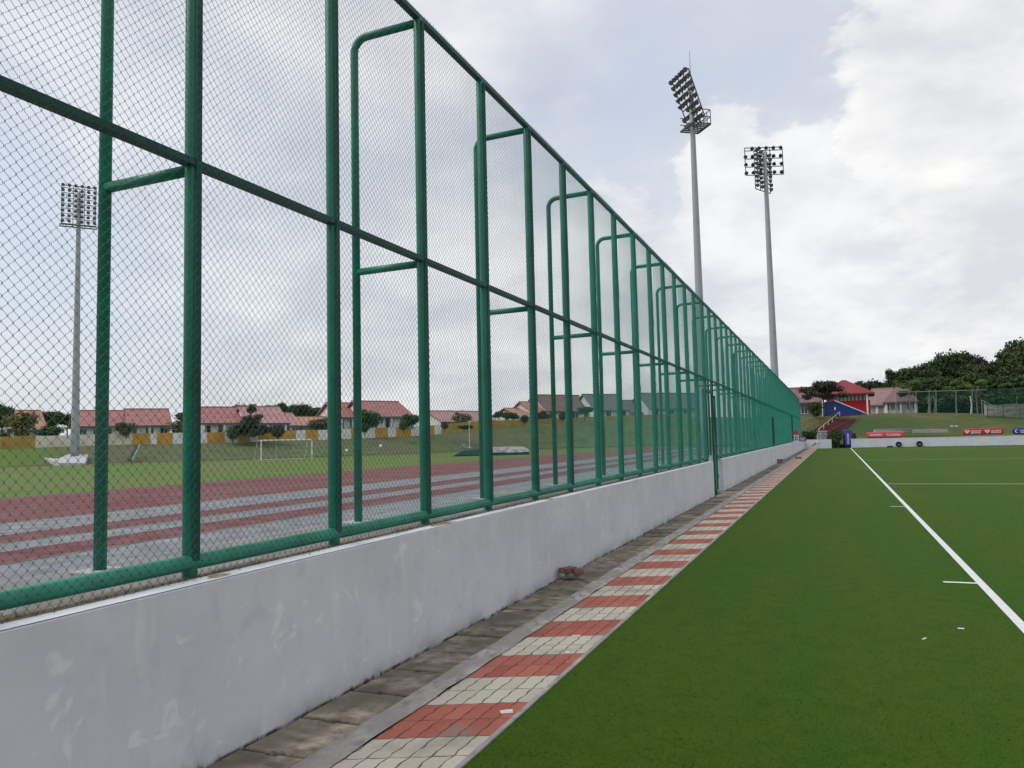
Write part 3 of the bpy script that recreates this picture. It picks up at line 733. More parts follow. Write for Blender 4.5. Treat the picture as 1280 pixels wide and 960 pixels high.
put_brick(998, 573.5, .32, .2, .12, 0, .8, 'brick', 'small dark rubble lump on the paving near the corner', 5)
# crumpled paper packet
def paper(name, px, py, l, w, h, rz, label, z=.006, seed=0):
    r = random.Random(seed); b = MB(); n = 7; vs = []; 
    for i in range(n):
        for j in range(5):
            u, v = i / (n - 1) - .5, j / 4 - .5
            vs.append((u * l + r.gauss(0, l * .02), v * w + r.gauss(0, w * .03), h * (1 - (2 * v) ** 2) * (.7 + .5 * r.random()) + .001))
    fs = [(i * 5 + j, (i + 1) * 5 + j, (i + 1) * 5 + j + 1, i * 5 + j + 1) for i in range(n - 1) for j in range(4)]
    b.add(vs, fs); p = onz(px, py, z)
    o = b.build(name, 'paper', None, (p[0], p[1], z), rz); tag(o, label, 'litter'); return o
paper('paper_packet', 633, 891, .075, .022, .016, .5, 'crumpled white paper packet on a red paving band', seed=2)
paper('paper_scrap', 1155, 799, .06, .012, .008, 1.05, 'thin curled white scrap lying on the turf', .004, seed=3)
paper('paper_scrap', 1201, 786, .045, .016, .006, .1, 'small yellowish white scrap on the turf nearer the side line', .004, seed=4)
paper('paper_scrap', 720, 795, .07, .012, .006, .6, 'thin white wrapper strip on the third red paving band', seed=5)
paper('paper_scrap', 709.5, 816, .03, .02, .008, .1, 'tiny white scrap at the edge of the second red band', seed=6)

# ------------------------------------------------------------------ flood light towers
lampm = MB().lathe([(.05, -.24), (.11, -.20), (.18, -.06), (.20, 0.0), (.20, .02), (.17, .022)], 12, axis=(0, -1, 0)).mesh('floodlight', 'lamp_black')
lampm.materials.append(MT['lamp_glass'])
lampm.polygons[-1].material_index = 1
def tower(name_label, base, H, head_w, head_h, rows, cols_, yaw, tilt, platform, side=None, rod=True, pole_r=(.42, .19), seed=0, gap=0.0):
    t = thing('floodlight_tower', name_label, 'floodlight tower', base)
    zs = np.linspace(0, H - .3, 9); rr = [pole_r[0] + (pole_r[1] - pole_r[0]) * (z / H) for z in zs]
    b = MB(); b.tube([(0, 0, z) for z in zs], rr, 12)
    b.lathe([(pole_r[0] + .25, -.05), (pole_r[0] + .25, .08), (pole_r[0] + .05, .1)], 12)
    po = b.build('pole', 'galvanised', t, smooth=False)
    for pol in po.data.polygons: pol.use_smooth = len(pol.vertices) == 4
    def panel(zc, w, h, rws, cls, yw, tl, off, dens=1.0):
        Rm = Matrix.Rotation(yw, 4, 'Z') @ Matrix.Rotation(tl, 4, 'X')
        fr = MB()
        hs = [(-h / 2 + h * i / max(1, rws - 1)) for i in range(rws)]
        for z in [q_ - .30 for q_ in hs] + [h / 2 + (.0)]:
            fr.box(-w / 2, w / 2, -.035, .035, z - .035, z + .035)
        for x in (-w / 2, -w / 6, w / 6, w / 2): fr.box(x - .035, x + .035, -.03, .03, -h / 2 - .30, h / 2)
        o = fr.build('head_frame', 'steel_dark', t); o.matrix_local = Matrix.Translation((0, 0, zc)) @ Rm @ Matrix.Translation((0, off, 0))
        r = random.Random(seed + rws)
        for zi, z in enumerate(hs):
            for c in range(cls):
                if r.random() > dens: continue
                x = -w / 2 + .12 + (w - .24) * c / max(1, cls - 1)
                lo = link('floodlight', lampm, t)
                aim = Matrix.Rotation(rad(r.uniform(-28, 28)), 4, 'Z') @ Matrix.Rotation(rad(r.uniform(18, 38)), 4, 'X')
                lo.matrix_local = Matrix.Translation((0, 0, zc)) @ Rm @ Matrix.Translation((x, off - .22, z)) @ aim
    panel(H - head_h / 2 + .2, head_w, head_h, rows, cols_, yaw, tilt, -.30, .97)
    if side:
        for (zc, w, h, rws, cls, yw, off) in side: panel(zc, w, h, rws, cls, yw, 0, off)
    if platform:
        zc = H - head_h - .35; pw, pd, pyaw, back = platform
        b = MB()
        x0, x1, y0, y1 = -pw / 2, pw / 2, (-.5 if back else -pd / 2), (pd if back else pd / 2)
        for xx in np.linspace(x0, x1, 7): b.box(xx - .03, xx + .03, y0, y1, -.05, .05)
        for yy in (y0, y1): b.box(x0, x1, yy - .05, yy + .05, -.06, .06)
        pmx = Matrix.Translation((0, 0, zc)) @ Matrix.Rotation(pyaw, 4, 'Z'); o = b.build('platform', 'steel_dark', t); o.matrix_local = pmx
        b = MB()
        if back:
            for zz in (.55, 1.1):
                b.box(x0, x1, y1 - .025, y1 + .025, zz - .025, zz + .025)
                for xx in (x0, x1): b.box(xx - .025, xx + .025, y0, y1, zz - .025, zz + .025)
            for xx in np.linspace(x0, x1, 5): b.box(xx - .025, xx + .025, y1 - .025, y1 + .025, .06, 1.1)
            o2 = b.build('railing', 'steel_dark', t); o2.matrix_local = pmx
    if rod:
        MB().tube([(0, 0, H - .3), (0, 0, H + 2.1)], [.03, .012], 6).build('lightning_rod', 'steel_dark', t)
    return t
# left tower, beyond the track
pb = at(93.5, 571, 90.5)
azl = math.atan2(pb[0], pb[1])
tw1 = tower('distant floodlight tower left of the first green post, on the concrete pad', tuple(pb), 31.2, 3.5, 4.1, 8, 6, -azl + rad(180) * 0, rad(8), (3.8, 1.0, -azl, False), rod=False, pole_r=(.46, .20))
# two towers behind the fence
pA = ony(865.6, 158, 61.0); pBt = ony(957.5, 232, 80.5)
twA = tower('taller floodlight tower with leaning lamp rack, left of the two', (float(pA[0]), 61.0, ZT), 29.6, 2.55, 3.7, 8, 6, rad(-52), rad(19), (2.0, 1.0, rad(-52), True), pole_r=(.38, .165), seed=3)
twB = tower('floodlight tower with upright square lamp frame, right of the two', (float(pBt[0]), 80.5, ZT), 29.9, 3.7, 2.5, 4, 6, rad(200), rad(2), None,
            side=[(27.7, 2.6, 3.5, 9, 4, rad(62), .35)], rod=False, pole_r=(.42, .17), seed=5)

# ------------------------------------------------------------------ vegetation
def crown_mesh(name, blobs, n, leaf, mat_, seed, flatten=.6):
    r = np.random.RandomState(seed)
    vol = np.array([b[3] * b[4] * b[5] for b in blobs]) ** .67; vol /= vol.sum()
    pick = r.choice(len(blobs), n, p=vol); B = np.array([b[:6] for b in blobs])[pick]
    d = r.normal(size=(n, 3)); d /= np.linalg.norm(d, axis=1)[:, None]
    rr = (r.rand(n) ** .38)[:, None]
    c = B[:, :3] + d * rr * B[:, 3:6] * (1 + .17 * r.normal(size=(n, 1)))
    nn = d * .6 + r.normal(size=(n, 3)) * .6 + np.array([0, 0, .5]); nn /= np.linalg.norm(nn, axis=1)[:, None]
    a = np.cross(nn, r.normal(size=(n, 3))); a /= np.linalg.norm(a, axis=1)[:, None]; w = np.cross(nn, a)
    s = leaf * (.55 + .9 * r.rand(n, 1))
    V = np.empty((n, 4, 3)); V[:, 0] = c - a * s; V[:, 1] = c - w * s * flatten; V[:, 2] = c + a * s; V[:, 3] = c + w * s * flatten
    V[:, 0, 2] -= s[:, 0] * .15; V[:, 2, 2] -= s[:, 0] * .3
    V = V.reshape(-1, 3)
    me = bpy.data.meshes.new(name); me.vertices.add(4 * n); me.vertices.foreach_set('co', V.ravel())
    me.loops.add(4 * n); me.loops.foreach_set('vertex_index', np.arange(4 * n)); me.polygons.add(n)
    me.polygons.foreach_set('loop_start', np.arange(n) * 4); me.polygons.foreach_set('loop_total', np.full(n, 4))
    me.materials.append(MT[mat_]); me.update(calc_edges=True); return me
def blobs_round(seed, n=12, zc=.68, sp=.30, size=.17):
    r = random.Random(seed); out = []
    for i in range(n):
        a = r.uniform(0, 6.28); q = sp * math.sqrt(r.random()); z = zc + r.uniform(-.27, .24) * (1 - q / sp * .5)
        s = size * r.uniform(.65, 1.25); out.append((q * math.cos(a), q * math.sin(a), z, s, s, s * .75))
    return out
def blobs_layer(seed):
    r = random.Random(seed); out = []
    for i in range(16):
        a = r.uniform(0, 6.28); q = .5 * math.sqrt(r.random()); z = .60 + r.choice((0, .13, .26)) + r.uniform(-.03, .03)
        out.append((q * math.cos(a), q * math.sin(a), z - q * .1, .2, .2, .045))
    return out
def blobs_cone(seed):
    r = random.Random(seed); out = []
    for i in range(22):
        z = r.uniform(.10, .94); q = (1 - z) * .45 * r.uniform(.3, 1.0); a = r.uniform(0, 6.28)
        s = .07 + .13 * (1 - z); out.append((q * math.cos(a), q * math.sin(a), z, s, s, s * .8))
    return out
def blobs_bush(seed):
    r = random.Random(seed); out = []
    for i in range(10):
        a = r.uniform(0, 6.28); q = .35 * math.sqrt(r.random()); z = r.uniform(.2, .75)
        s = .22 * r.uniform(.7, 1.2); out.append((q * math.cos(a), q * math.sin(a), z, s, s, s))
    return out
CR = {}
def crown(kind, mat_, var):
    key = (kind, mat_, var)
    if key not in CR:
        sd = var * 17 + 3
        if kind == 'round': CR[key] = crown_mesh('crown', blobs_round(sd, 15), 5200, .030, mat_, sd)
        if kind == 'layer': CR[key] = crown_mesh('crown', blobs_layer(sd), 4200, .030, mat_, sd)
        if kind == 'cone': CR[key] = crown_mesh('crown', blobs_cone(sd), 4500, .030, mat_, sd)
        if kind == 'bush': CR[key] = crown_mesh('crown', blobs_bush(sd), 2400, .045, mat_, sd)
        if kind == 'ball': CR[key] = crown_mesh('crown', [(0, 0, .62, .34, .34, .34)], 2600, .035, mat_, sd)
        if kind == 'spread': CR[key] = crown_mesh('crown', [(random.Random(sd + i).uniform(-.5, .5), random.Random(sd + i + 50).uniform(-.35, .35), random.Random(sd + i + 99).uniform(.52, .9), .17, .17, .085) for i in range(26)], 4200, .030, mat_, sd)
    return CR[key]
def trunk_mb(kind, seed):
    r = random.Random(seed); b = MB()
    if kind in ('bush',):
        for i in range(3): b.tube([(r.uniform(-.05, .05), 0, 0), (r.uniform(-.2, .2), r.uniform(-.2, .2), .5)], [.02, .008], 5)
        return b
    if kind == 'ball': return b.tube([(0, 0, 0), (0, 0, .5)], [.04, .03], 6)
    hz = {'round': .5, 'layer': .6, 'cone': .9, 'spread': .55}[kind]
    x = r.uniform(-.02, .02)
    b.tube([(0, 0, -.03), (x, 0, hz * .5), (x * 2, .01, hz)], [.030, .022, .014], 7)
    for i in range(6):
        a = r.uniform(0, 6.28); z0 = hz * r.uniform(.45, .95); q = r.uniform(.15, .33)
        if kind == 'cone': q *= .4
        b.tube([(x * z0 / hz * 2, 0, z0), (q * .5 * math.cos(a), q * .5 * math.sin(a), z0 + .12), (q * math.cos(a), q * math.sin(a), z0 + .2)], [.013, .009, .004], 5)
    return b
TRK = {}
def tree(name, label, cat, base, h, w, kind, mat_, var=0, rz=None, group=None, pale=False):
    t = thing(name, label, cat, tuple(base), rnd.uniform(0, 6.28) if rz is None else rz, group)
    kw = {'round': .88, 'layer': 1.25, 'cone': .75, 'bush': 1.0, 'ball': .72, 'spread': 1.2}[kind]
    s = (w / kw, w / kw, h)
    link('crown', crown(kind, mat_, var), t, (0, 0, 0), 0, s)
    key = (kind, pale)
    if key not in TRK: TRK[key] = trunk_mb(kind, 5).mesh('trunk', 'trunk_pale' if pale else 'trunk')
    link('trunk', TRK[key], t, (0, 0, 0), 0, s)
    return t
def tree_px(name, label, cat, px, ytop, ybase, wpx, D, kind, mat_, var=0, group=None, pale=False, rz=None):
    b = at(px, ybase, D); tp = at(px, ytop, D)
    return tree(name, label, cat, b, float(tp[2] - b[2]), wpx * D / F, kind, mat_, var, group=group, pale=pale, rz=rz)

# right: forest on the slope
FG = 'trees of the dark wood beyond the green fence'
forest = [
 (1072, 474, 16, 190, 0, 'leaf_dark', 'low dark tree just right of the crimson roof'),
 (1088, 472, 18, 190, 1, 'leaf_dark', 'low dark tree above the left brown roof'),
 (1103, 470, 16, 188, 2, 'leaf_dark', 'low dark tree above the gap between the brown roofs'),
 (1118, 458, 15, 184, 0, 'leaf_dark', 'pointed dark tree alone above the right brown roof'),
 (1133, 468, 18, 182, 1, 'leaf_dark', 'dark tree low at the left edge of the tall wood'),
 (1145, 449, 26, 150, 2, 'leaf_dark', 'first tall dark tree at the left edge of the wood'),
 (1166, 446, 26, 154, 0, 'leaf_dark', 'dark tree with a flat shoulder left of the twin crowns'),
 (1188, 434, 24, 158, 1, 'leaf_dark', 'left one of the two raised crowns of the wood'),
 (1202, 446, 24, 156, 2, 'leaf_dark', 'dark tree in the dip between the two raised crowns'),
 (1216, 435, 22, 160, 0, 'leaf_brown', 'right one of the two raised crowns, brownish'),
 (1228, 448, 26, 150, 1, 'leaf_dark', 'dark tree in the hollow right of the raised crowns'),
 (1246, 440, 26, 152, 2, 'leaf_dark', 'broad dark tree over the stone wall'),
 (1264, 434, 28, 150, 0, 'leaf_dark', 'broad dark tree below the tallest crown at the right edge'),
 (1284, 417, 26, 154, 1, 'leaf_dark', 'tallest dark tree, cut by the right edge of the picture'),
 (1308, 420, 30, 150, 2, 'leaf_dark', 'tall dark tree beyond the right edge'),
 (1335, 428, 30, 150, 0, 'leaf_dark', 'second tall dark tree beyond the right edge'),
 (1365, 424, 32, 150, 1, 'leaf_dark', 'last tall dark tree beyond the right edge'),
 (1156, 468, 30, 140, 1, 'leaf_dark', 'middle dark tree behind the light layered trees'),
 (1184, 462, 30, 140, 2, 'leaf_dark', 'shaded dark tree in the middle of the wood'),
 (1212, 464, 30, 138, 0, 'leaf_dark', 'shaded dark tree above the green fence post'),
 (1242, 466, 32, 138, 1, 'leaf_dark', 'shaded dark tree right above the stone wall'),
 (1272, 462, 32, 138, 2, 'leaf_dark', 'shaded dark tree by the right edge above the stone wall'),
 (1302, 460, 34, 138, 0, 'leaf_dark', 'shaded dark tree past the right edge'),
]
for (px, yt, w, D, v, mt, lab) in forest:
    tree_px('forest_tree', lab, 'tree', px, yt + 1, 521, w * 1.75, D, 'round', mt, v, FG)
for (px, yt, w, D, v, lab) in [(1138, 470, 34, 116, 0, 'light green layered tree at the left end of the green fence'),
                         (1163, 467, 38, 118, 1, 'light green layered tree over the pale trunks'),
                         (1196, 471, 36, 120, 2, 'light green layered tree in the middle behind the green fence'),
                         (1222, 469, 32, 117, 0, 'yellowish green layered tree with a slanting pale branch'),
                         (1272, 472, 34, 121, 1, 'bright green layered tree behind the stone wall at the right edge')]:
    tree_px('rain_tree', lab, 'tree', px, yt, 517, w, D, 'layer', 'leaf_light' if v != 1 else 'leaf_mid', v, 'light layered trees behind the green fence', pale=True)
ub = [(1128, 494, 22, 'leaf_mid', 'round green bush at the left end of the green fence'), (1150, 496, 28, 'leaf_dark', 'dark bush behind the fence below the layered trees'),
      (1176, 492, 30, 'leaf_dark', 'dark bush behind the fence right of the pale trunks'), (1204, 494, 30, 'leaf_dark', 'dark bush behind the fence beside the white post'),
      (1226, 492, 28, 'leaf_dark', 'dark bush behind the fence left of the stone wall'), (1250, 488, 30, 'leaf_mid', 'leafy bush rising over the stone wall'),
      (1280, 490, 32, 'leaf_mid', 'leafy bush over the stone wall by the right edge'), (1312, 488, 34, 'leaf_dark', 'dark bush past the right edge')]
for i, (px, lab) in enumerate([(1140, 'dark thicket behind the green fence under the first layered tree'), (1163, 'dark thicket behind the two pale bare trunks'), (1188, 'dark thicket in the middle of the green fence'),
        (1213, 'dark thicket right behind the slim white post'), (1238, 'dark thicket behind the end of the stone wall'), (1264, 'dark thicket above the stone wall'), (1292, 'dark thicket past the right edge of the stone wall')]):
    tree_px('thicket', lab, 'thicket', px, 484, 524, 52, 134, 'bush', 'leaf_dark', i % 3, 'undergrowth behind the green fence')
for i, (px, yt, w, mt, lab) in enumerate(ub):
    tree_px('bush', lab, 'bush', px, yt, 524, w * 1.7, 124, 'bush', mt, i % 3, 'undergrowth behind the green fence')
# spreading brownish tree before the pavilion
tree_px('spreading_tree', 'sparse brownish spreading tree in front of the red roofed pavilion', 'tree', 1030, 474, 520, 52, 94, 'spread', 'leaf_brown', 1, pale=False, rz=.37)
tree_px('bush', 'green bush beside the blue stair wall below the spreading tree', 'bush', 1019, 501, 521, 20, 97, 'bush', 'leaf_mid', 1)
tree_px('bush', 'dark scrub at the foot of the red steps', 'bush', 1010, 535, 552, 24, 80, 'bush', 'leaf_dark', 2)
tree_px('bush', 'dark green bush between the grey cabinet and the blue column', 'bush', 1045, 534, 561, 20, 79, 'bush', 'leaf_dark', 0)
tree_px('bush', 'low dark bush right behind the blue column', 'bush', 1066, 540, 561, 12, 80, 'bush', 'leaf_dark', 1)

# left: trees, bushes and clipped balls round the houses
LG = 'trees among the houses beyond the track'
for (px, yt, yb_, w, D, kind, mt, v, lab) in [
 (2, 503, 548, 26, 104, 'round', 'leaf_mid', 0, 'dark green tree cut by the left edge, beside the first house'),
 (26, 512, 548, 40, 102, 'bush', 'leaf_yellow', 1, 'yellowish sparse shrub in front of the first house'),
 (62, 512, 546, 34, 150, 'round', 'leaf_dark', 1, 'dark tree right behind the first house'),
 (84, 513, 546, 30, 152, 'round', 'leaf_dark', 2, 'dark tree behind the left floodlight pole'),
 (104, 516, 546, 24, 160, 'round', 'leaf_dark', 0, 'dark tree hidden behind the long red roof'),
 (233, 510, 549, 42, 116, 'round', 'leaf_dark', 2, 'dark tree between the long red roof and the next house'),
 (262, 512, 549, 22, 150, 'round', 'leaf_dark', 0, 'small dark tree behind the second house gable'),
 (314, 506, 545, 44, 106, 'cone', 'leaf_brown', 1, 'dark cone-shaped tree in front of the second house'),
 (305, 503, 540, 34, 175, 'round', 'leaf_dark', 1, 'dark treetop showing above the second roof, left'),
 (332, 502, 540, 34, 178, 'round', 'leaf_dark', 2, 'dark treetop showing above the second roof, middle'),
 (352, 502, 540, 32, 178, 'round', 'leaf_dark', 0, 'dark treetop showing above the second roof, right end'),
 (374, 503, 540, 34, 175, 'round', 'leaf_dark', 1, 'dark tree behind the low lean-to roofs, left'),
 (394, 505, 540, 32, 175, 'round', 'leaf_dark', 2, 'dark tree behind the low lean-to roofs, middle'),
 (414, 504, 538, 32, 172, 'round', 'leaf_dark', 0, 'dark tree behind the low lean-to roofs, right'),
 (404, 520, 541, 34, 118, 'bush', 'leaf_olive', 0, 'olive bush in front of the low orange roof'),
 (462, 510, 537, 42, 119, 'bush', 'leaf_mid', 1, 'bright green bush in front of the third house'),
 (516, 514, 536, 26, 122, 'bush', 'leaf_mid', 2, 'green bush at the right end of the third house'),
 (578, 516, 532, 28, 134, 'bush', 'leaf_olive', 1, 'olive bush in front of the far pink roofs'),
 (567, 512, 532, 34, 190, 'round', 'leaf_dark', 1, 'dark treetop just above the far pink roofs'),
 (624, 512, 530, 16, 150, 'round', 'leaf_dark', 2, 'left of three small dark trees beyond the pink roofs'),
 (634, 514, 530, 14, 150, 'round', 'leaf_dark', 0, 'middle of three small dark trees beyond the pink roofs'),
 (643, 515, 530, 14, 150, 'round', 'leaf_dark', 1, 'right of three small dark trees beyond the pink roofs'),
 (678, 512, 527, 20, 148, 'bush', 'leaf_dark', 0, 'dark bush under the small orange roof'),
 (731, 506, 526, 24, 146, 'round', 'leaf_brown', 2, 'brownish tree in front of the long brown roof'),
 (806, 500, 524, 22, 175, 'round', 'leaf_dark', 0, 'dark tree between the two grey roofs'),
 (548, 516, 532, 22, 170, 'round', 'leaf_dark', 0, 'faint dark tree left of the far pink roofs')]:
    tree_px('tree' if kind != 'bush' else 'bush', lab, 'tree' if kind != 'bush' else 'bush', px, yt, yb_, w, D, kind, mt, v, LG)
tree_px('flowering_bush', 'green bush with pale blooms before the long red roof', 'bush', 158, 524, 547, 30, 100, 'bush', 'leaf_olive', 2, LG)
tree_px('bush', 'green bush left of the left floodlight pole', 'bush', 64, 530, 548, 36, 99, 'bush', 'leaf_mid', 0, LG)
tree_px('bush', 'dark bush hanging over the wall left of the second post', 'bush', 222, 524, 549, 26, 106, 'bush', 'leaf_olive', 1, LG)
for (px, yc, r_, D, mt, lab) in [(4, 553, 8, 96, 'leaf_brown', 'clipped dark ball shrub at the left edge before the ochre wall'), (26, 552, 6, 96, 'leaf_brown', 'small clipped ball shrub right of the one at the left edge'),
        (291, 546, 7, 104, 'leaf_mid', 'green clipped ball shrub below the cone-shaped tree'), (347, 543, 8, 106.5, 'leaf_brown', 'dark clipped ball shrub just above the goal'),
        (456, 538, 5.5, 113, 'leaf_dark', 'clipped ball shrub half hidden by a fence brace'), (504, 535, 5.5, 118, 'leaf_dark', 'green clipped ball shrub on an ochre panel below the third house'),
        (556, 534, 4.5, 122, 'leaf_brown', 'dark clipped ball shrub left of the low brown hedge'), (656, 526.5, 5, 137, 'leaf_brown', 'dark clipped ball shrub right of the wall plate'),
        (703, 523, 4.5, 143, 'leaf_dark', 'clipped ball shrub beside the long brown roofed house')]:
    b = at(px, yc + r_ * 1.25, D); h = 2.1 * r_ * D / F / .66
    tree('topiary', lab, 'ball shrub', b, h * .92, 2.05 * r_ * D / F, 'ball', mt, 0, group='clipped ball shrubs along the boundary wall')
tree_px('hedge', 'low brown hedge right of the dark ball shrub', 'hedge', 580, 531, 537, 24, 123, 'bush', 'leaf_brown', 1)

# ------------------------------------------------------------------ boundary wall of painted panels
def bpt(px):
    D = lerp_d({k: np.array(v, float) for k, v in top_s.items()}, px)
    return at(px, D[1], D[0] + .6), D
bw = thing('boundary_wall', 'long boundary wall painted in cream, white and ochre panels before the houses', 'wall', tuple(at(300, 553, 106)))
panels = [(-160, 0, 'cream'), (0, 44, 'ochre_dull'), (44, 128, 'cream'), (128, 166, 'cream'), (166, 188, 'ochre'), (188, 196, 'plaster'), (196, 216, 'ochre'), (216, 259, 'plaster'),
          (259, 281, 'ochre'), (281, 298, 'plaster'), (298, 312, 'ochre'), (312, 323, 'plaster'), (323, 340, 'ochre'), (340, 352, 'ochre'), (352, 370, 'ochre'), (370, 382, 'plaster'), (382, 398, 'ochre'), (398, 411, 'plaster'),
          (411, 424, 'ochre'), (424, 439, 'plaster'), (439, 448, 'ochre'), (448, 469, 'plaster'), (469, 485, 'ochre'), (485, 495, 'plaster'), (495, 514, 'ochre'), (514, 525, 'plaster'), (525, 543, 'ochre'),
          (543, 552, 'plaster'), (552, 600, 'ochre_dull'), (600, 640, 'ochre_dull'), (640, 690, 'ochre_dull'), (690, 752, 'ochre_dull'), (752, 860, 'ochre_dull')]
hpx = {-160: 15, 0: 15, 128: 14, 240: 13, 420: 12, 532: 11.5, 600: 11, 640: 8, 690: 6, 752: 4.5, 860: 4}
def hp(px):
    ksx = sorted(hpx)
    for a, b in zip(ksx, ksx[1:]):
        if px <= b: t = (px - a) / (b - a); return hpx[a] * (1 - t) + hpx[b] * t
    return 4
bl = bw.location
for (p0, p1, mt) in panels:
    a, Da = bpt(p0); b, Db = bpt(p1)
    ha = hp(p0) * Da[0] / F; hb = hp(p1) * Db[0] / F
    d = b - a; d[2] = 0; d /= np.linalg.norm(d); nrm = np.array([-d[1], d[0], 0]) * .18
    if np.dot(nrm, a) < 0: nrm = -nrm
    low = np.array([0, 0, -.5]); g = d * .004
    a2, b2 = a + g, b - g
    vsx = [a2 + low, b2 + low, b2 + [0, 0, hb], a2 + [0, 0, ha], a2 + low + nrm, b2 + low + nrm, b2 + nrm + [0, 0, hb], a2 + nrm + [0, 0, ha]]
    vsx = [v - np.array(bl) for v in vsx]
    MB().add(vsx, [(0, 1, 2, 3), (4, 7, 6, 5), (3, 2, 6, 7), (0, 4, 5, 1), (0, 3, 7, 4), (1, 5, 6, 2)]).build('wall_panel', mt, bw)
    if mt != 'cream' and (p1 - p0) > 8:
        cpv = [v + np.array([0, 0, hh]) for v, hh in ((vsx[3], 0), (vsx[2], 0), (vsx[6], 0), (vsx[7], 0))]
        up = [v + np.array([0, 0, .07]) for v in cpv]
        MB().add(cpv + up, [(0, 1, 5, 4), (1, 2, 6, 5), (2, 3, 7, 6), (3, 0, 4, 7), (4, 5, 6, 7)]).build('coping', 'plaster' if mt == 'plaster' else mt, bw)

# ------------------------------------------------------------------ houses
def house(label, px0, px1, yr, ye, yb_, D, roof, wall='house_white', depth=9.0, yaw=None, wins=4, gable=True, group='red roofed houses beyond the boundary wall', seed=0, porch=True, fascia=False):
    r = random.Random(seed)
    pm_ = (px0 + px1) / 2
    a, b = at(px0, yb_, D), at(px1, yb_, D)
    # facade follows the street (parallel to the boundary wall)
    c = at(pm_, yb_, D)
    if yaw is None:
        s0, _ = bpt(max(0, pm_ - 60)); s1, _ = bpt(min(840, pm_ + 60)); yaw = math.atan2(s1[1] - s0[1], s1[0] - s0[0])
    view = math.atan2(-c[0], c[1])
    foreshort = max(.5, abs(math.cos(yaw - view)))
    w = (px1 - px0) * D / F / foreshort
    # perspective along the facade
    h_e = (yb_ - ye) * D / F; h_r = (yb_ - yr) * (D + depth * .5) / F
    t = thing('house', label, 'house', (float(c[0]), float(c[1]), float(c[2]) - .1), yaw, group)
    hw = w / 2; ov = .5
    bdy = MB(); bdy.box(-hw + .3, hw - .3, .3, depth - .3, -1.0, h_e - .06)
    if gable:
        for sgn in (-1, 1):
            xx = sgn * (hw - .36)
            bdy.add([(xx, .3, h_e - .06), (xx, depth - .3, h_e - .06), (xx, depth / 2, h_r - .35), (xx + .1 * -sgn, .3, h_e - .06), (xx + .1 * -sgn, depth - .3, h_e - .06), (xx - .1 * sgn, depth / 2, h_r - .35)], [(0, 1, 2), (3, 5, 4), (0, 2, 5, 3), (1, 4, 5, 2)])
    bdy.build('wall', wall, t)
    inset = 0 if gable else min(depth / 2, hw * .7)
    th = .16; sl = (h_r - h_e) / (depth / 2); zf = h_e - ov * sl
    rf = MB()
    A = [(-hw, -ov, zf), (hw, -ov, zf), (hw - inset, depth / 2, h_r), (-hw + inset, depth / 2, h_r), (hw, depth + ov, zf), (-hw, depth + ov, zf)]
    up = [(x, y, z + th) for x, y, z in A]
    rf.add(A + up, [(6, 7, 8, 9), (9, 8, 10, 11), (0, 3, 2, 1), (3, 5, 4, 2), (0, 1, 7, 6), (4, 5, 11, 10)] + ([(1, 2, 8, 7), (2, 4, 10, 8), (0, 6, 9, 3), (3, 9, 11, 5)] if gable else [(7, 10, 8), (6, 9, 11), (1, 4, 10, 7), (0, 6, 11, 5)]))
    ro = rf.build('roof', roof, t)
    MB().box(-hw + inset, hw - inset, depth / 2 - .12, depth / 2 + .12, h_r + .12, h_r + .26).build('ridge_cap', roof, ro)
    if fascia or True: MB().box(-hw + .02, hw - .02, -ov - .06, -ov - .005, zf - .08, zf + .14).build('fascia', 'white_paint' if fascia else 'steel_dark', ro)
    for i in range(wins):
        x = -hw + (i + .5 + r.uniform(-.12, .12)) * w / wins; ww = min(1.5, w / wins * .5)
        z0, z1 = max(.7, h_e - 2.0), h_e - .45
        if z1 - z0 < .5: continue
        fr = MB()
        for (x0, x1, za, zb) in ((-ww / 2 - .08, -ww / 2, z0 - .08, z1 + .08), (ww / 2, ww / 2 + .08, z0 - .08, z1 + .08), (-ww / 2, ww / 2, z0 - .08, z0), (-ww / 2, ww / 2, z1, z1 + .08), (-.03, .03, z0, z1)):
            fr.box(x0, x1, -.05, .05, za, zb)
        f = fr.build('window', 'white_paint', t, (x, .27, 0)); MB().box(-ww / 2, ww / 2, .0, .03, z0, z1).build('pane', 'glass', f, (0, -.012, 0))
    if porch:
        for i in range(3):
            x = -hw + .5 + i * (w - 1.0) / 2
            MB().box(x - .16, x + .16, -ov + .15, -ov + .47, -.8, zf + .05 + .0).build('column', wall, t)
    return t
house('first house at the left edge, pinkish roof and carport behind shrubs', -40, 52, 513, 533.5, 549, 112, 'roof_orange', wins=5, seed=1, fascia=True)
house('left part of the long red roofed house beside the floodlight pole', 97, 160, 513.5, 531, 549, 112, 'roof_red', wins=4, seed=2)
house('right part of the long red roofed house between the first posts', 160.5, 213, 511.5, 530, 549, 112.5, 'roof_red', wins=3, seed=3)
house('second house, left half, its roof cut by the cone-shaped tree', 252, 308, 509, 527, 547, 115, 'roof_red', wins=3, seed=4)
house('second house, right half, right of the cone-shaped tree', 309, 360, 508.5, 527, 546, 116, 'roof_pink', wins=3, seed=5)
house('low red roofed lean-to house right of the second house', 361, 377, 516, 530.5, 545, 118, 'roof_pink', wins=1, seed=6, porch=False)
house('low orange roofed house behind the olive bush', 378, 422, 521, 531, 543, 121, 'roof_orange', wins=2, seed=7, porch=False)
house('third house, left wing, behind the fence brace', 423, 458, 503.5, 520, 540, 126, 'roof_red', wins=3, seed=8)
house('third house, higher right wing over the ochre panels', 459, 518, 501.5, 519, 539, 127, 'roof_red', wins=3, seed=9)
house('far low pink roofed house, left of a fence post', 551, 590, 513.5, 526, 538, 150, 'roof_pink', wins=2, seed=10, porch=False)
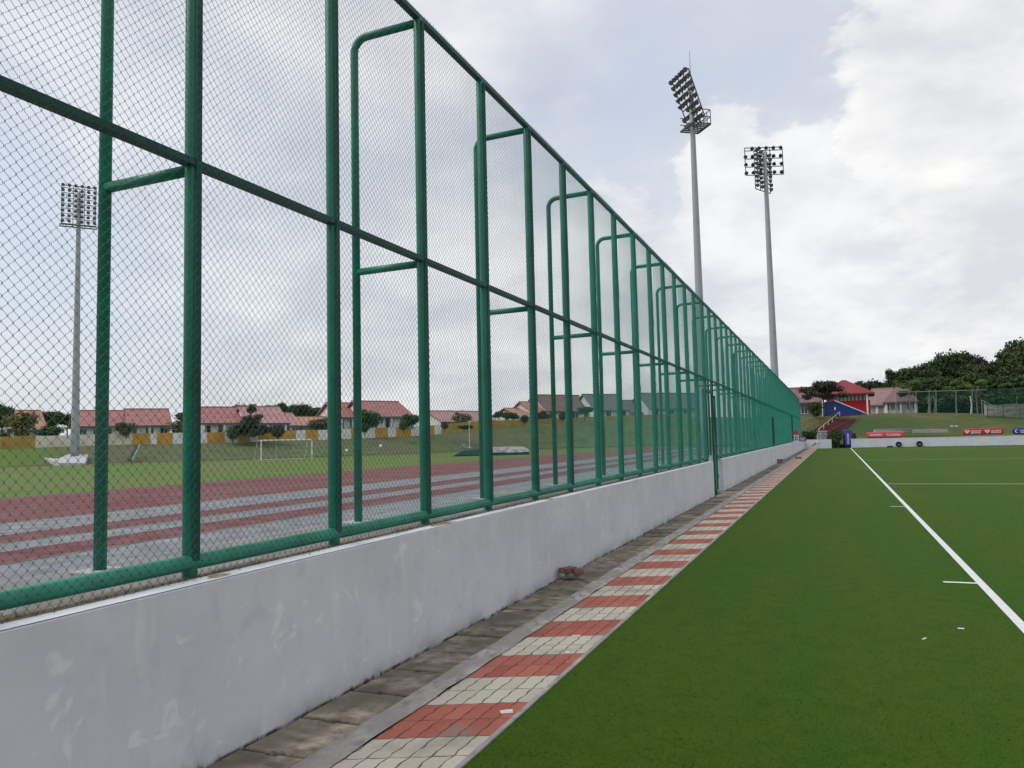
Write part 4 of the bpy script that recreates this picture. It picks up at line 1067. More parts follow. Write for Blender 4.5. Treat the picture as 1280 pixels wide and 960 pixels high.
house('far low pink roofed house with a white board, right of the olive bush', 591, 622, 514, 526, 537, 152, 'roof_pink', wins=2, seed=11, porch=False, fascia=True)
house('small pinkish roof with white fascia right of the three dark trees', 648, 668, 510, 519, 532, 158, 'roof_orange', wins=1, seed=12, porch=False, fascia=True)
house('small orange roof just left of the long brown roof', 667, 686, 502, 517, 530, 160, 'roof_orange', wins=1, seed=13, porch=False)
house('long brown roofed house behind the middle posts', 683, 742, 493.5, 512, 529, 165, 'roof_brown', wins=4, seed=14)
house('dark grey roofed house right of the long brown roof', 743, 786, 492.5, 511, 528, 167, 'roof_grey', wins=3, seed=15)
house('lower grey roofed house between the dense posts', 788, 812, 500, 515, 527, 172, 'roof_grey', wins=1, seed=16, porch=False)
house('grey roofed house dim behind the dense green mesh', 812, 884, 491, 509, 526, 172, 'roof_grey', wins=4, seed=17)

# right side houses
house('brown roofed house left of the pavilion, partly behind the fence end', 984, 1026, 484.5, 501.5, 522, 112, 'roof_brown', 'house_grey', yaw=rad(-2), wins=3, seed=20, group='brown roofed houses on the far slope', porch=False)
house('brown roofed bungalow with white columns right of the pavilion', 1084, 1110, 485.5, 504.5, 517, 122, 'roof_dusk', 'house_white', yaw=rad(-14), wins=3, seed=21, gable=True, group='brown roofed houses on the far slope')
house('brown hipped bungalow with arched white porch left of the green fence', 1106, 1147, 483, 500.5, 517, 120, 'roof_brown', 'house_white', yaw=rad(-6), wins=5, seed=22, gable=False, group='brown roofed houses on the far slope')

# ------------------------------------------------------------------ pavilion with blue stair wall
PD = 104.0
pc = at(1058, 521.5, PD)
sc_ = PD / F
pav = thing('pavilion', 'red walled pavilion with crimson hipped roof and blue sloping stair wall', 'pavilion', tuple(pc), rad(-2))
def X(px): return (px - 1058) * sc_
def Z(py): return (521.5 - py) * sc_
MB().box(X(1034), X(1086), .02, 7.0, -1.0, Z(501)).build('wall', 'red_wall', pav)
# window band
wb = MB(); wb.box(X(1036), X(1084), .35, 6.6, Z(501) + .003, Z(492.5)); wf = wb.build('window_band', 'house_grey', pav)
b = MB()
for px in np.linspace(1049, 1084, 9): b.box(X(px) - .06, X(px) + .06, .28, .345, Z(501) + .01, Z(492.5))
b.build('mullion', 'white_paint', wf)
rx0, rx1 = X(1029), X(1091.5); ap = X(1056)
rf = MB(); e = Z(492.2); tpz = Z(474.3) * (PD + 3) / PD
A = [(rx0, -1.0, e), (rx1, -1.0, e), (rx1, 8.0, e), (rx0, 8.0, e), (ap - .25, 3.5, tpz), (ap + .25, 3.5, tpz)]
rf.add(A + [(x, y, z - .18) for x, y, z in A[:4]], [(0, 1, 5, 4), (1, 2, 5), (2, 3, 4, 5), (3, 0, 4), (0, 6, 7, 1), (1, 7, 8, 2), (2, 8, 9, 3), (3, 9, 6, 0), (6, 9, 8, 7)])
rf.build('roof', 'roof_crimson', pav)
for px in (1082.6, 1031.5): MB().box(X(px) - .10, X(px) + .10, -.75, -.55, -.8, e - .19).build('column', 'white_paint', pav)
b = MB(); b.prism([(X(1031.5), -1.0), (X(1084.5), -1.0), (X(1084.5), Z(520)), (X(1046), Z(501.2)), (X(1031.5), Z(503))], 'y', -.45, -.20); sw = b.build('stair_wall', 'blue_wall', pav)
b = MB(); b.prism([(X(1045), Z(500.6)), (X(1085.5), Z(520.2)), (X(1085.5), Z(519.2)), (X(1045), Z(499.2))], 'y', -.52, -.17); b.build('coping', 'white_paint', sw)
b = MB(); b.box(X(1044.7), X(1046.2), -.50, -.455, Z(512), Z(508.5)); b.build('sign_plate', 'white_paint', sw)

# red steps down the slope
st = thing('stairway', 'dull red concrete steps running down the slope from the pavilion', 'stairs', tuple(at(1050, 533, 92)))
top_l, top_r = at(1046, 521, 99.5), at(1084, 521, 100.5); bot_l, bot_r = at(1010, 543.5, 83), at(1041, 543.5, 83)
o0 = np.array(st.location); b = MB(); ns = 18
for i in range(ns):
    t0, t1 = i / ns, (i + 1) / ns
    l0 = bot_l * (1 - t0) + top_l * t0; r0 = bot_r * (1 - t0) + top_r * t0; l1 = bot_l * (1 - t1) + top_l * t1; r1 = bot_r * (1 - t1) + top_r * t1
    zt = l1[2] + .10
    vsx = [(l0[0], l0[1], l0[2] - .5), (r0[0], r0[1], l0[2] - .5), (r1[0], r1[1], l0[2] - .5), (l1[0], l1[1], l0[2] - .5), (l0[0], l0[1], zt), (r0[0], r0[1], zt), (r1[0], r1[1], zt), (l1[0], l1[1], zt)]
    b.add([np.array(v) - o0 for v in vsx], [(0, 3, 2, 1), (4, 5, 6, 7), (0, 1, 5, 4), (1, 2, 6, 5), (2, 3, 7, 6), (3, 0, 4, 7)])
b.build('steps', 'red_step', st)
for (A_, B_, m_) in ((bot_l * .55 + bot_r * .45, top_l * .9 + top_r * .1, 'cream'), (bot_l, top_l, 'red_step'), (bot_r, top_r, 'red_step')):
    b = MB(); A_ = A_ - o0; B_ = B_ - o0; up = np.array([0, 0, .62])
    b.tube([A_ + up, B_ + up], .028, 6)
    for t in np.linspace(0, 1, 6): p = A_ * (1 - t) + B_ * t; b.tube([p, p + up], .035, 5)
    b.build('handrail', m_, st)

# ------------------------------------------------------------------ far end things
def letters(parent, x0, x1, z0, z1, y, mat_, seed, name='lettering', rows=1):
    """illegible line of letters on the photograph: short strokes of letter size"""
    r = random.Random(seed); b = MB(); rh = (z1 - z0) / rows
    for k in range(rows):
        x = x0; za, zb = z0 + rh * k + rh * .12, z0 + rh * (k + 1) - rh * .12; h = zb - za; s = h * .22
        while x + h * .6 < x1:
            w = h * r.uniform(.45, .7); form = r.randrange(5)
            b.box(x, x + s, y - .008, y, za, zb)
            if form in (0, 1, 3): b.box(x + s, x + w, y - .008, y, zb - s, zb)
            if form in (1, 2, 4): b.box(x + s, x + w, y - .008, y, za, za + s)
            if form in (0, 3): b.box(x + s, x + w * .9, y - .008, y, za + h * .42, za + h * .42 + s)
            if form in (3, 4): b.box(x + w - s, x + w, y - .008, y, za + s, zb - s)
            x += w + h * .18
    return b.build(name, mat_, parent)
# red padded rolls behind the end wall (each a bolster with rounded ends)
def bolster(label, px0, px1, ytop, ybot, y, mat_, logos):
    a, b_ = ony(px0, (ytop + ybot) / 2, y), ony(px1, (ytop + ybot) / 2, y); w = b_[0] - a[0]; h = (ybot - ytop) * a[1] / (ray(px0, 540)[1] / ray(px0, 540)[1]) / F
    dep = y / (ray((px0 + px1) / 2, 540)[1] / F); h = (ybot - ytop) * dep / F
    cz_ = ony((px0 + px1) / 2, ybot, y)[2]
    t = thing('advertising_bolster', label, 'banner', ((a[0] + b_[0]) / 2, y, cz_), 0, 'padded advertising rolls behind the end wall')
    rr = h / 2; bm_ = MB(); n = 16; prof = []
    L = w / 2; pts = []
    ri = rr * .7
    for (xx, sc1) in ((-L, .35), (-L + .05, .75), (-L + .16, .95), (-L + .35, 1), (L - .35, 1), (L - .16, .95), (L - .05, .75), (L, .35)):
        for j in range(n):
            th = 2 * math.pi * j / n; c_, s_ = math.cos(th), math.sin(th)
            se = lambda q: math.copysign(abs(q) ** .6, q)
            pts.append((xx, se(c_) * .16 * sc1, rr + se(s_) * rr * sc1))
    k = 8
    bm_.add(pts, [(i * n + j, i * n + (j + 1) % n, (i + 1) * n + (j + 1) % n, (i + 1) * n + j) for i in range(k - 1) for j in range(n)] + [tuple(range(n))[::-1], tuple(range((k - 1) * n, k * n))])
    bm_.build('cover', mat_, t, smooth=True)
    fy = -.168
    for (kind, u0, u1, sd) in logos:
        x0, x1 = -L + w * u0, -L + w * u1
        if kind == 'text': letters(t, x0, x1, h * .30, h * .72, fy, 'white_paint', sd, rows=1)
        if kind == 'text2': letters(t, x0, x1, h * .16, h * .72, fy, 'white_paint', sd, rows=2)
        if kind == 'heart':
            cxx = (x0 + x1) / 2; sz = h * .36; q = MB(); hp_ = []
            for i in range(20):
                th = 2 * math.pi * i / 20; hx = 16 * math.sin(th) ** 3 / 17; hz = (13 * math.cos(th) - 5 * math.cos(2 * th) - 2 * math.cos(3 * th) - math.cos(4 * th)) / 17
                hp_.append((hx, hz))
            vsx = [(cxx + x * sz, fy - .006, h * .52 + z * sz) for x, z in hp_] + [(cxx + x * sz * .55, fy - .006, h * .53 + z * sz * .52) for x, z in hp_]
            vsx += [(p[0], fy, p[2]) for p in vsx]
            q.add(vsx, [(i, (i + 1) % 20, 20 + (i + 1) % 20, 20 + i) for i in range(20)] + [(i, 40 + i, 40 + (i + 1) % 20, (i + 1) % 20) for i in range(20)])
            q.box(cxx - sz * .16, cxx + sz * .16, fy - .006, fy, h * .42, h * .62)
            q.build('logo', 'white_paint', t)
        if kind == 'crescent':
            cxx = (x0 + x1) / 2; sz = h * .26; q = MB(); o_, i_ = [], []
            for j in range(13):
                th = rad(50) + rad(260) * j / 12
                o_.append((cxx + sz * math.cos(th), h * .5 + sz * math.sin(th))); i_.append((cxx + sz * .25 + sz * .72 * math.cos(th), h * .5 + sz * .72 * math.sin(th)))
            vsx = [(x, fy - .006, z) for x, z in o_ + i_]
            q.add(vsx, [(j, j + 1, 14 + j, 13 + j) for j in range(12)]); q.build('logo', 'white_paint', t)
    return t
bolster('pale red padded roll with two white words, right of the blue column', 1082.5, 1130.5, 539.8, 547.6, 86.0, 'red_vinyl_pale', [('text', .10, .44, 1), ('text', .54, .93, 2)])
bolster('bright red padded roll with two heart emblems and white words', 1203, 1254.5, 535.3, 543.3, 86.4, 'red_vinyl', [('heart', .05, .17, 0), ('text2', .20, .46, 3), ('heart', .54, .66, 0), ('text2', .69, .94, 4)])
bolster('blue padded roll with a white crescent emblem at the right edge', 1265.5, 1312, 534.5, 542.6, 86.4, 'navy', [('crescent', .04, .18, 0), ('text2', .20, .48, 5), ('text2', .60, .92, 6)])
# blue padded column in the wall gap
cpos = ony(1060.5, 561, 85.6); cpos[2] = .0
depc = 85.6 / (ray(1060.5, 550)[1] / F)
ch = 22.5 * depc / F; cr = 5.6 * depc / F
pc_ = thing('padded_column', 'violet blue padded column with vertical white lettering in the wall gap', 'padded column', (float(cpos[0]), 85.6, .0))
b = MB(); b.lathe([(cr * .8, 0), (cr, .06), (cr, ch - .12), (cr * .92, ch - .04), (cr * .6, ch)], 18); b.build('padding', 'navy', pc_, smooth=True)
b = MB(); q_ = []
for i in range(9):
    th = rad(-90 - 42 + 84 * i / 8); q_.append((math.cos(th) * (cr + .006), math.sin(th) * (cr + .006)))
vsx = [(x, y, .25) for x, y in q_] + [(x, y, ch - .16) for x, y in q_]; b.add(vsx, [(i, i + 1, 10 + i, 9 + i) for i in range(8)]); b.build('panel', 'violet', pc_, smooth=True)
lt = letters(pc_, .42, ch - .35, -.13, .10, 0, 'white_paint', 8); lt.rotation_euler = (0, -rad(90), 0); lt.location = (0.0, -cr - .012, 0)
lt.matrix_local = Matrix.Translation((0.0, -cr - .012, 0)) @ Matrix.Rotation(-rad(90), 4, 'Y')
b = MB(); b.box(-cr * 1.25, cr * 1.25, -cr * 1.2, cr * 1.2, -.02, .07); b.build('foot', 'black_rubber', pc_)
# tyres leaning on the end wall
def tyre(label, px, py, rr):
    p = ony(px, py, 84.72); t = thing('tyre', label, 'tyre', (float(p[0]), 84.80, .0), 0, 'black tyres against the end wall')
    b = MB(); n, m = 26, 10; vs = []
    for i in range(n):
        a = 2 * math.pi * i / n
        for j in range(m):
            c = 2 * math.pi * j / m; R1 = rr * .74 + rr * .26 * math.cos(c); vs.append((R1 * math.cos(a), .13 * math.sin(c), rr + R1 * math.sin(a)))
    b.add(vs, [(i * m + j, ((i + 1) % n) * m + j, ((i + 1) % n) * m + (j + 1) % m, i * m + (j + 1) % m) for i in range(n) for j in range(m)])
    b.build('tread', 'black_rubber', t, smooth=True)
    b = MB(); b.prism([(rr * .5 * math.cos(2 * math.pi * i / 16), rr + rr * .5 * math.sin(2 * math.pi * i / 16)) for i in range(16)], 'y', .0, .04); b.build('rim', 'steel_dark', t)
    b = MB(); b.box(-rr * .3, rr * .3, -.03, -.003, rr * .7, rr * 1.02); b.build('hub_plate', 'galvanised', t)
tyre('black tyre against the white end wall, left of the two', 1123.5, 555, .27)
tyre('black tyre against the white end wall, right of the two', 1149.5, 554, .28)
p = ony(1112.5, 557, 84.6)
t = thing('rubber_block', 'low flat black rubber block at the end wall left of the tyres', 'block', (float(p[0]), 84.6, 0))
b = MB(); b.prism([(-.28, 0), (.28, 0), (.24, .12), (-.24, .12)], 'y', -.15, .15); b.build('body', 'black_rubber', t)
b = MB(); b.box(-.22, .22, -.1, .1, .121, .135); b.build('top_pad', 'steel_dark', t)
# grey cabinet
cp = at(1027.5, 551, 81); cw = 12.5 * 81 / F
t = thing('cabinet', 'grey metal cabinet standing behind the short end wall', 'cabinet', (float(cp[0]), float(cp[1]), .1))
MB().box(-cw / 2, cw / 2, 0, .6, 0, float(at(1027, 539.5, 81)[2]) - .1).build('body', 'cabinet', t)
ctop = float(at(1027, 539.5, 81)[2]) - .1
MB().box(-cw / 2 - .06, cw / 2 + .06, -.06, .66, ctop + .002, ctop + .08).build('lid', 'concrete_pale', t)
b = MB(); b.box(-cw / 2 + .08, -cw / 2 + .14, -.02, -.002, .1, ctop - .1); b.box(-cw * .12, -cw * .08, -.02, -.002, .1, ctop - .1); b.box(-cw / 2 + .14, -cw * .12, -.02, -.002, ctop - .2, ctop - .14); b.build('door', 'house_white', t)
# board leaning by the fence end
bp0 = ony(991, 552, 64.0); 
t = thing('notice_board', 'small red, white and blue board on the wall corner at the fence end', 'board', (-2.93, 64.0, WT + .003), rad(-4))
MB().box(-.32, .32, -.02, .02, 0.05, .55).build('lower_panel', 'house_white', t)
MB().box(-.32, .32, -.025, .02, .553, .88).build('upper_panel', 'red_vinyl_pale', t)
b = MB(); b.box(.36, .86, -.03, .02, .05, .42); b.build('blue_panel', 'navy', t)
letters(t, -.28, .28, .1, .5, -.021, 'navy', 12, rows=2); letters(t, .40, .82, .1, .38, -.031, 'white_paint', 13, rows=2)
# small black and white stick in the corner
p = at(1019.5, 560, 76.0)
t = thing('hockey_stick', 'small black and white stick leaning at the corner of the end wall', 'stick', (float(p[0]), 84.3, 0.0))
MB().tube([(-.35, -.1, .25), (.0, .08, .55)], .05, 8).build('shaft', 'black_rubber', t)
MB().tube([(.01, .085, .56), (.25, .15, .72)], .05, 8).build('grip', 'white_paint', t)

# stone retaining wall with railing, right
sp = at(1237, 523, 98); w_ = 11.0
t = thing('stone_wall', 'rough pale stone retaining wall on the slope at the right edge', 'wall', (float(sp[0]), float(sp[1]), float(sp[2]) - .6), rad(-4))
r = random.Random(2); b = MB(); hh = 17 * 98 / F
for rowi in range(4):
    x = -.2 + r.uniform(-.3, 0)
    while x < w_:
        l = r.uniform(.7, 1.5); z0 = rowi * (hh + .6) / 4; d0 = r.uniform(-.08, .08) + rowi * .12
        b.box(x + .012, x + l - .012, d0, d0 + 1.0, z0 + .012, z0 + (hh + .6) / 4 - .012 + r.uniform(-.03, .03)); x += l
b.build('stonework', 'stone', t)
b = MB()
for i in range(4): b.tube([(-.7 + i * .35, .5, .5), (-.7 + i * .35, .5, hh + 1.2 - i * .2)], .03, 5)
b.tube([(-.75, .5, hh + 1.25), (.45, .5, hh + .55)], .03, 5); b.tube([(-.75, .5, hh + .85), (.45, .5, hh + .2)], .03, 5); b.build('railing', 'galvanised', t)

# green fences on the far slope
def far_fence(label, pxs, D, ytop, ybot, dens, postmat, group=None):
    p0 = at(pxs[0], ybot(pxs[0]), D); t = thing('slope_fence', label, 'fence', tuple(p0), 0, group)
    P = [at(px, ybot(px), D) - p0 for px in pxs]; T = [at(px, ytop(px), D) - p0 for px in pxs]
    for a, b_ in zip(P, T): MB().tube([a - np.array([0, 0, .3]), b_], .032, 6).build('post', postmat, t)
    b = MB(); b.tube(T, .028, 5); b.build('rail', postmat, t)
    for i in range(len(P) - 1):
        b = MB(); a0, a1, t0, t1 = P[i], P[i + 1], T[i], T[i + 1]
        L_ = np.linalg.norm(a1 - a0); n = int(L_ / dens); H_ = t0[2] - a0[2]; m = int(H_ / dens)
        # knitted mesh: flat strips of net cord, both diagonals
        w = .0095
        for k in range(-m, n):
            for sgn in (1, -1):
                s0, s1 = (k, k + m)
                u0, u1 = max(0, s0), min(n, s1)
                if u1 <= u0: continue
                v0, v1 = (u0 - s0) / m, (u1 - s0) / m
                if sgn < 0: v0, v1 = 1 - v0, 1 - v1
                A_ = a0 + (a1 - a0) * u0 / n; B_ = a0 + (a1 - a0) * u1 / n
                TA = t0 + (t1 - t0) * u0 / n; TB = t0 + (t1 - t0) * u1 / n
                pA_ = A_ * (1 - v0) + TA * v0; pB_ = B_ * (1 - v1) + TB * v1
                e_ = np.array([0, 0, w])
                b.add([pA_ - e_, pB_ - e_, pB_ + e_, pA_ + e_], [(0, 1, 2, 3)])
        b.build('mesh_panel', 'far_net', t, fixn=False)
    return t
far_fence('green mesh fence on the slope crest with pale posts, left of the stone wall', [1120, 1145, 1170, 1195, 1215, 1234], 103, lambda x: 490.5 - (x - 1120) * .03, lambda x: 517, .10, 'galvanised')
far_fence('taller green mesh fence in front of the stone wall', [1234, 1254, 1275, 1300, 1330], 96, lambda x: 486.3 - (x - 1234) * .02, lambda x: 524, .085, 'far_net')
# white drain edge and stones on the slope
for (px0, px1, py, nm, lab) in ((1138, 1187, 537.2, 'drain_edge', 'pale concrete drain edge lying on the grass slope'), (1092, 1140, 536.6, 'drain_edge', 'thin grey drain edge on the slope above the pale red roll')):
    D = 83.5; a, b_ = at(px0, py, D), at(px1, py, D); q = MB(); hw = (b_[0] - a[0]) / 2; cc = (a + b_) / 2
    q.prism([(0, -.3), (.35, -.3), (.35, .03), (.05, .05), (0, .03)], 'x', -hw, hw)
    o = q.build(nm, 'concrete' if px0 > 1100 else 'stone', None, tuple(cc), math.atan2(b_[1] - a[1], b_[0] - a[0])); tag(o, lab, 'drain edge')
for (px, py, lab) in ((1190, 533.5, 'small pale stone left of the flat stone on the slope'), (1196, 533.8, 'small flat pale stone on the slope above the drain edge')):
    p = at(px, py, 86); q = MB(); q.lathe([(.12, -.1), (.22, 0), (.20, .1), (.08, .16)], 9)
    o = q.build('stone', 'stone', None, tuple(p)); tag(o, lab, 'stone')
# white posts seen behind the far fence
for (px, y0_, y1_, lab) in ((1213.5, 513, 495, 'slim white post among the bushes behind the green fence'), (1168, 512, 495, 'leaning pale bare trunk behind the green fence'), (1161, 513, 496, 'thick pale bare trunk left of the leaning one')):
    a, b_ = at(px, y0_ + 4, 108), at(px - 1, y1_, 108); q = MB(); wv = b_ - a; q.tube([np.zeros(3), wv * .5 + np.array([.15, 0, 0]), wv], [.16, .13, .10] if 'thick' in lab else [.09, .08, .07], 8)
    o = q.build('bare_trunk' if 'trunk' in lab else 'post', 'trunk_pale' if 'trunk' in lab else 'white_paint', None, tuple(a)); tag(o, lab, 'bare trunk' if 'trunk' in lab else 'post')

# ------------------------------------------------------------------ stadium things on the left
# tower pad
q = MB(); corners = [at(36, 566.5, 93), at(74, 578.5, 83.5), at(106, 579.0, 85.5), at(110, 568, 91)]
cz0 = np.mean(corners, axis=0); vsx = [c - cz0 for c in corners] + [c - cz0 - np.array([0, 0, 1.2]) for c in corners]
q.add(vsx, [(0, 1, 2, 3), (0, 4, 5, 1), (1, 5, 6, 2), (2, 6, 7, 3), (3, 7, 4, 0)]); o = q.build('concrete_pad', 'concrete_pale', None, tuple(cz0)); tag(o, 'sloping pale concrete pad under the left floodlight tower', 'concrete pad')
# goal
ga, gb = onz(326.5, 575.2, ZT), onz(390, 572.8, ZT); gh = 2.25
g = thing('goal', 'white goal frame on the infield in front of the grass bank', 'goal', tuple(ga)); gv = gb - ga; bk = np.array([gv[1], -gv[0], 0]); bk = -bk / np.linalg.norm(bk) * 1.6
if np.dot(bk, ga) < 0: bk = -bk
up = np.array([0, 0, gh])
for p in (np.zeros(3), gv): MB().tube([p, p + up], .075, 8).build('goal_post', 'white_paint', g)
MB().tube([up, gv + up], .075, 8).build('crossbar', 'white_paint', g)
b = MB()
for p in (np.zeros(3), gv): b.tube([p + up, p + up + bk * .5, p + bk], .03, 6)
b.tube([bk, gv + bk], .03, 6); b.build('net_stay', 'white_paint', g)
b = MB()
for i in range(1, 24): p = gv * i / 24; b.tube([p + up + bk * .5, p + bk], .004, 3, False)
for j in range(0, 10): z = j / 10; b.tube([bk * (1 - .5 * z) + up * z, gv + bk * (1 - .5 * z) + up * z], .004, 3, False)
b.build('net', 'galvanised', g)
# pole with stand behind the mat, pole post in goal
pp = at(587, 560, 106); t = thing('flag_pole', 'thin white pole standing behind the teal landing mat', 'pole', tuple(pp))
MB().tube([(0, 0, 0), (0, 0, float(at(587, 527, 106)[2] - pp[2]))], .045, 6).build('shaft', 'white_paint', t); MB().lathe([(.35, 0), (.35, .06), (.08, .1)], 10).build('foot', 'galvanised', t)
pp = at(580, 560.5, 104); t = thing('hurdle_stand', 'bent grey metal stand left of the thin white pole', 'stand', tuple(pp))
b = MB(); b.tube([(-.5, 0, 0), (-.35, 0, .75), (.1, 0, .15)], .05, 6); b.tube([(.0, 0, .7), (.5, 0, 0)], .05, 6); b.build('frame', 'galvanised', t); MB().box(-.55, .55, -.2, .2, -.05, .04).build('base', 'steel_dark', t)
pp = at(345.5, 574.4, 88); t = thing('post', 'thin grey post standing inside the white goal', 'post', tuple(pp)); MB().tube([(0, 0, 0), (0, 0, 2.0)], .035, 6).build('shaft', 'galvanised', t); MB().lathe([(.2, 0), (.2, .05), (.05, .08)], 8).build('foot', 'galvanised', t)
# landing mat: teal wedge + covered bed
ma = onz(566, 570.5, ZT); mb_ = onz(608, 569.5, ZT); mc = onz(661, 568.2, ZT)
t = thing('landing_mat', 'dark teal sloping landing mat at the edge of the infield', 'landing mat', tuple(ma)); d = mb_ - ma; L_ = float(np.linalg.norm(d)); yaw = math.atan2(d[1], d[0]); t.rotation_euler = (0, 0, yaw)
b = MB(); b.add([(0, 0, .02), (L_, 0, .05), (L_, 2.6, .05), (0, 2.6, .02), (L_ * .3, .25, .62), (L_, .25, .85), (L_, 2.4, .85), (L_ * .3, 2.4, .62)], [(0, 3, 2, 1), (4, 5, 6, 7), (0, 1, 5, 4), (1, 2, 6, 5), (2, 3, 7, 6), (3, 0, 4, 7)]); b.build('cushion', 'mat_teal', t)
MB().box(L_ * .08, L_ - .02, -.04, -.005, .0, .10).build('hem', 'black_rubber', t)
t = thing('covered_mat', 'landing mat bed under a wrinkled grey white cover', 'landing mat', tuple(mb_ + (mc - mb_) * .02)); d = mc - mb_; L_ = float(np.linalg.norm(d)); t.rotation_euler = (0, 0, math.atan2(d[1], d[0]))
b = MB(); n = 14; m = 8; vs = []; r = random.Random(8)
for i in range(n + 1):
    for j in range(m + 1):
        u, v = i / n, j / m; hgt = .30 + .62 * (1 - abs(2 * v - 1) ** 2.5) * (1 - abs(2 * u - 1) ** 6 * .5) + r.uniform(-.04, .04); vs.append((u * L_, v * 2.6, hgt))
b.add(vs, [(i * (m + 1) + j, (i + 1) * (m + 1) + j, (i + 1) * (m + 1) + j + 1, i * (m + 1) + j + 1) for i in range(n) for j in range(m)])
b.build('cover', 'mat_cover', t, smooth=True)
MB().box(.05, L_ - .05, .05, 2.55, .0, .28).build('base', 'mat_teal', t)
# leaning green board on the bank
p0, p1 = at(162, 577.5, 89.5), at(172, 557.5, 94)
t = thing('leaning_board', 'long dark green board lying slanted up the grass bank', 'board', tuple(p0)); d = p1 - p0; side = np.array([d[1], -d[0], 0]); side /= np.linalg.norm(side); side *= .22
th = np.array([0, 0, .1]); b = MB(); b.add([-side + th, side + th, d + side + th, d - side + th, -side + th * 2, side + th * 2, d + side + th * 2, d - side + th * 2], [(0, 3, 2, 1), (4, 5, 6, 7), (0, 1, 5, 4), (1, 2, 6, 5), (2, 3, 7, 6), (3, 0, 4, 7)]); b.build('panel', 'green_board', t)
b = MB(); b.tube([side * 1.2 + th * 2.2, d + side * 1.2 + th * 2.2], .05, 5); b.build('edge_strip', 'galvanised', t)
for (px, py, lab) in ((433, 564, 'small white bucket on the bank foot, left of the brace'), (476, 558.5, 'small white sack on the bank right of the brace')):
    p = at(px, py, 103); q = MB(); q.lathe([(.16, -.05), (.22, .05), (.2, .2), (.1, .3)], 8); o = q.build('bucket' if 'bucket' in lab else 'sack', 'white_paint', None, tuple(p)); tag(o, lab, 'bucket' if 'bucket' in lab else 'sack')

# ------------------------------------------------------------------ sky and light
W = bpy.data.worlds.new('World'); S.world = W; W.use_nodes = True
nt = W.node_tree; N = nt.nodes; L = nt.links
for n_ in list(N): N.remove(n_)
SUN_AZ, SUN_EL = rad(-122), rad(52)       # azimuth from +Y towards +X
out = N.new('ShaderNodeOutputWorld')
sky = N.new('ShaderNodeTexSky'); sky.sky_type = 'NISHITA'; sky.sun_disc = False; sky.sun_elevation = SUN_EL; sky.sun_rotation = SUN_AZ
sky.air_density = 1.0; sky.dust_density = 2.5; sky.ozone_density = 1.0
bg1 = N.new('ShaderNodeBackground'); bg1.inputs['Strength'].default_value = 0.15; L.new(sky.outputs[0], bg1.inputs['Color'])
tc = N.new('ShaderNodeTexCoord'); G = tc.outputs['Generated']
def Mth(op, a, b=None, c=None):
    x = N.new('ShaderNodeMath'); x.operation = op
    for i, v in enumerate((a, b, c)):
        if v is None: continue
        if isinstance(v, (int, float)): x.inputs[i].default_value = v
        else: L.new(v, x.inputs[i])
    return x.outputs[0]
sx = N.new('ShaderNodeSeparateXYZ'); L.new(G, sx.inputs[0])
zc = Mth('ADD', Mth('MAXIMUM', sx.outputs[2], 0.0), 0.42)
cmb = N.new('ShaderNodeCombineXYZ'); L.new(Mth('DIVIDE', sx.outputs[0], zc), cmb.inputs[0]); L.new(Mth('DIVIDE', sx.outputs[1], zc), cmb.inputs[1]); L.new(Mth('MULTIPLY', sx.outputs[2], 1.2), cmb.inputs[2])
def noise(scale, detail, rough=.55, dist=0, off=(0, 0, 0)):
    mp = N.new('ShaderNodeMapping'); mp.inputs['Location'].default_value = off; L.new(cmb.outputs[0], mp.inputs['Vector'])
    n = N.new('ShaderNodeTexNoise'); n.inputs['Scale'].default_value = scale; n.inputs['Detail'].default_value = detail; n.inputs['Roughness'].default_value = rough
    n.inputs['Distortion'].default_value = dist; L.new(mp.outputs[0], n.inputs['Vector']); return n.outputs['Fac']
def mr(v, a, b, c=0., d=1., smooth=True):
    x = N.new('ShaderNodeMapRange'); x.inputs[1].default_value = a; x.inputs[2].default_value = b; x.inputs[3].default_value = c; x.inputs[4].default_value = d
    if smooth: x.interpolation_type = 'SMOOTHSTEP'
    L.new(v, x.inputs[0]); return x.outputs[0]
def blob(px, py, ang_in, ang_out, wob=.10, wsrc=None):
    d = ray(px, py); d = d / np.linalg.norm(d)
    vm = N.new('ShaderNodeVectorMath'); vm.operation = 'DOT_PRODUCT'; L.new(G, vm.inputs[0]); vm.inputs[1].default_value = tuple(d)
    ac = Mth('ARCCOSINE', Mth('MINIMUM', vm.outputs['Value'], 0.99999))
    ac = Mth('ADD', ac, Mth('MULTIPLY', Mth('SUBTRACT', wsrc, .5), -wob))
    return mr(ac, rad(ang_out), rad(ang_in))
nA = noise(2.2, 9, .58, .3, (3.1, 1.7, .4)); nB = noise(5.5, 8, .6, .2, (0.3, 5.2, 1.1)); nC = noise(1.1, 5, .5, 0, (7.3, 2.2, 0)); nD = noise(3.4, 7, .55, .2, (2.2, 9.0, 3.0))
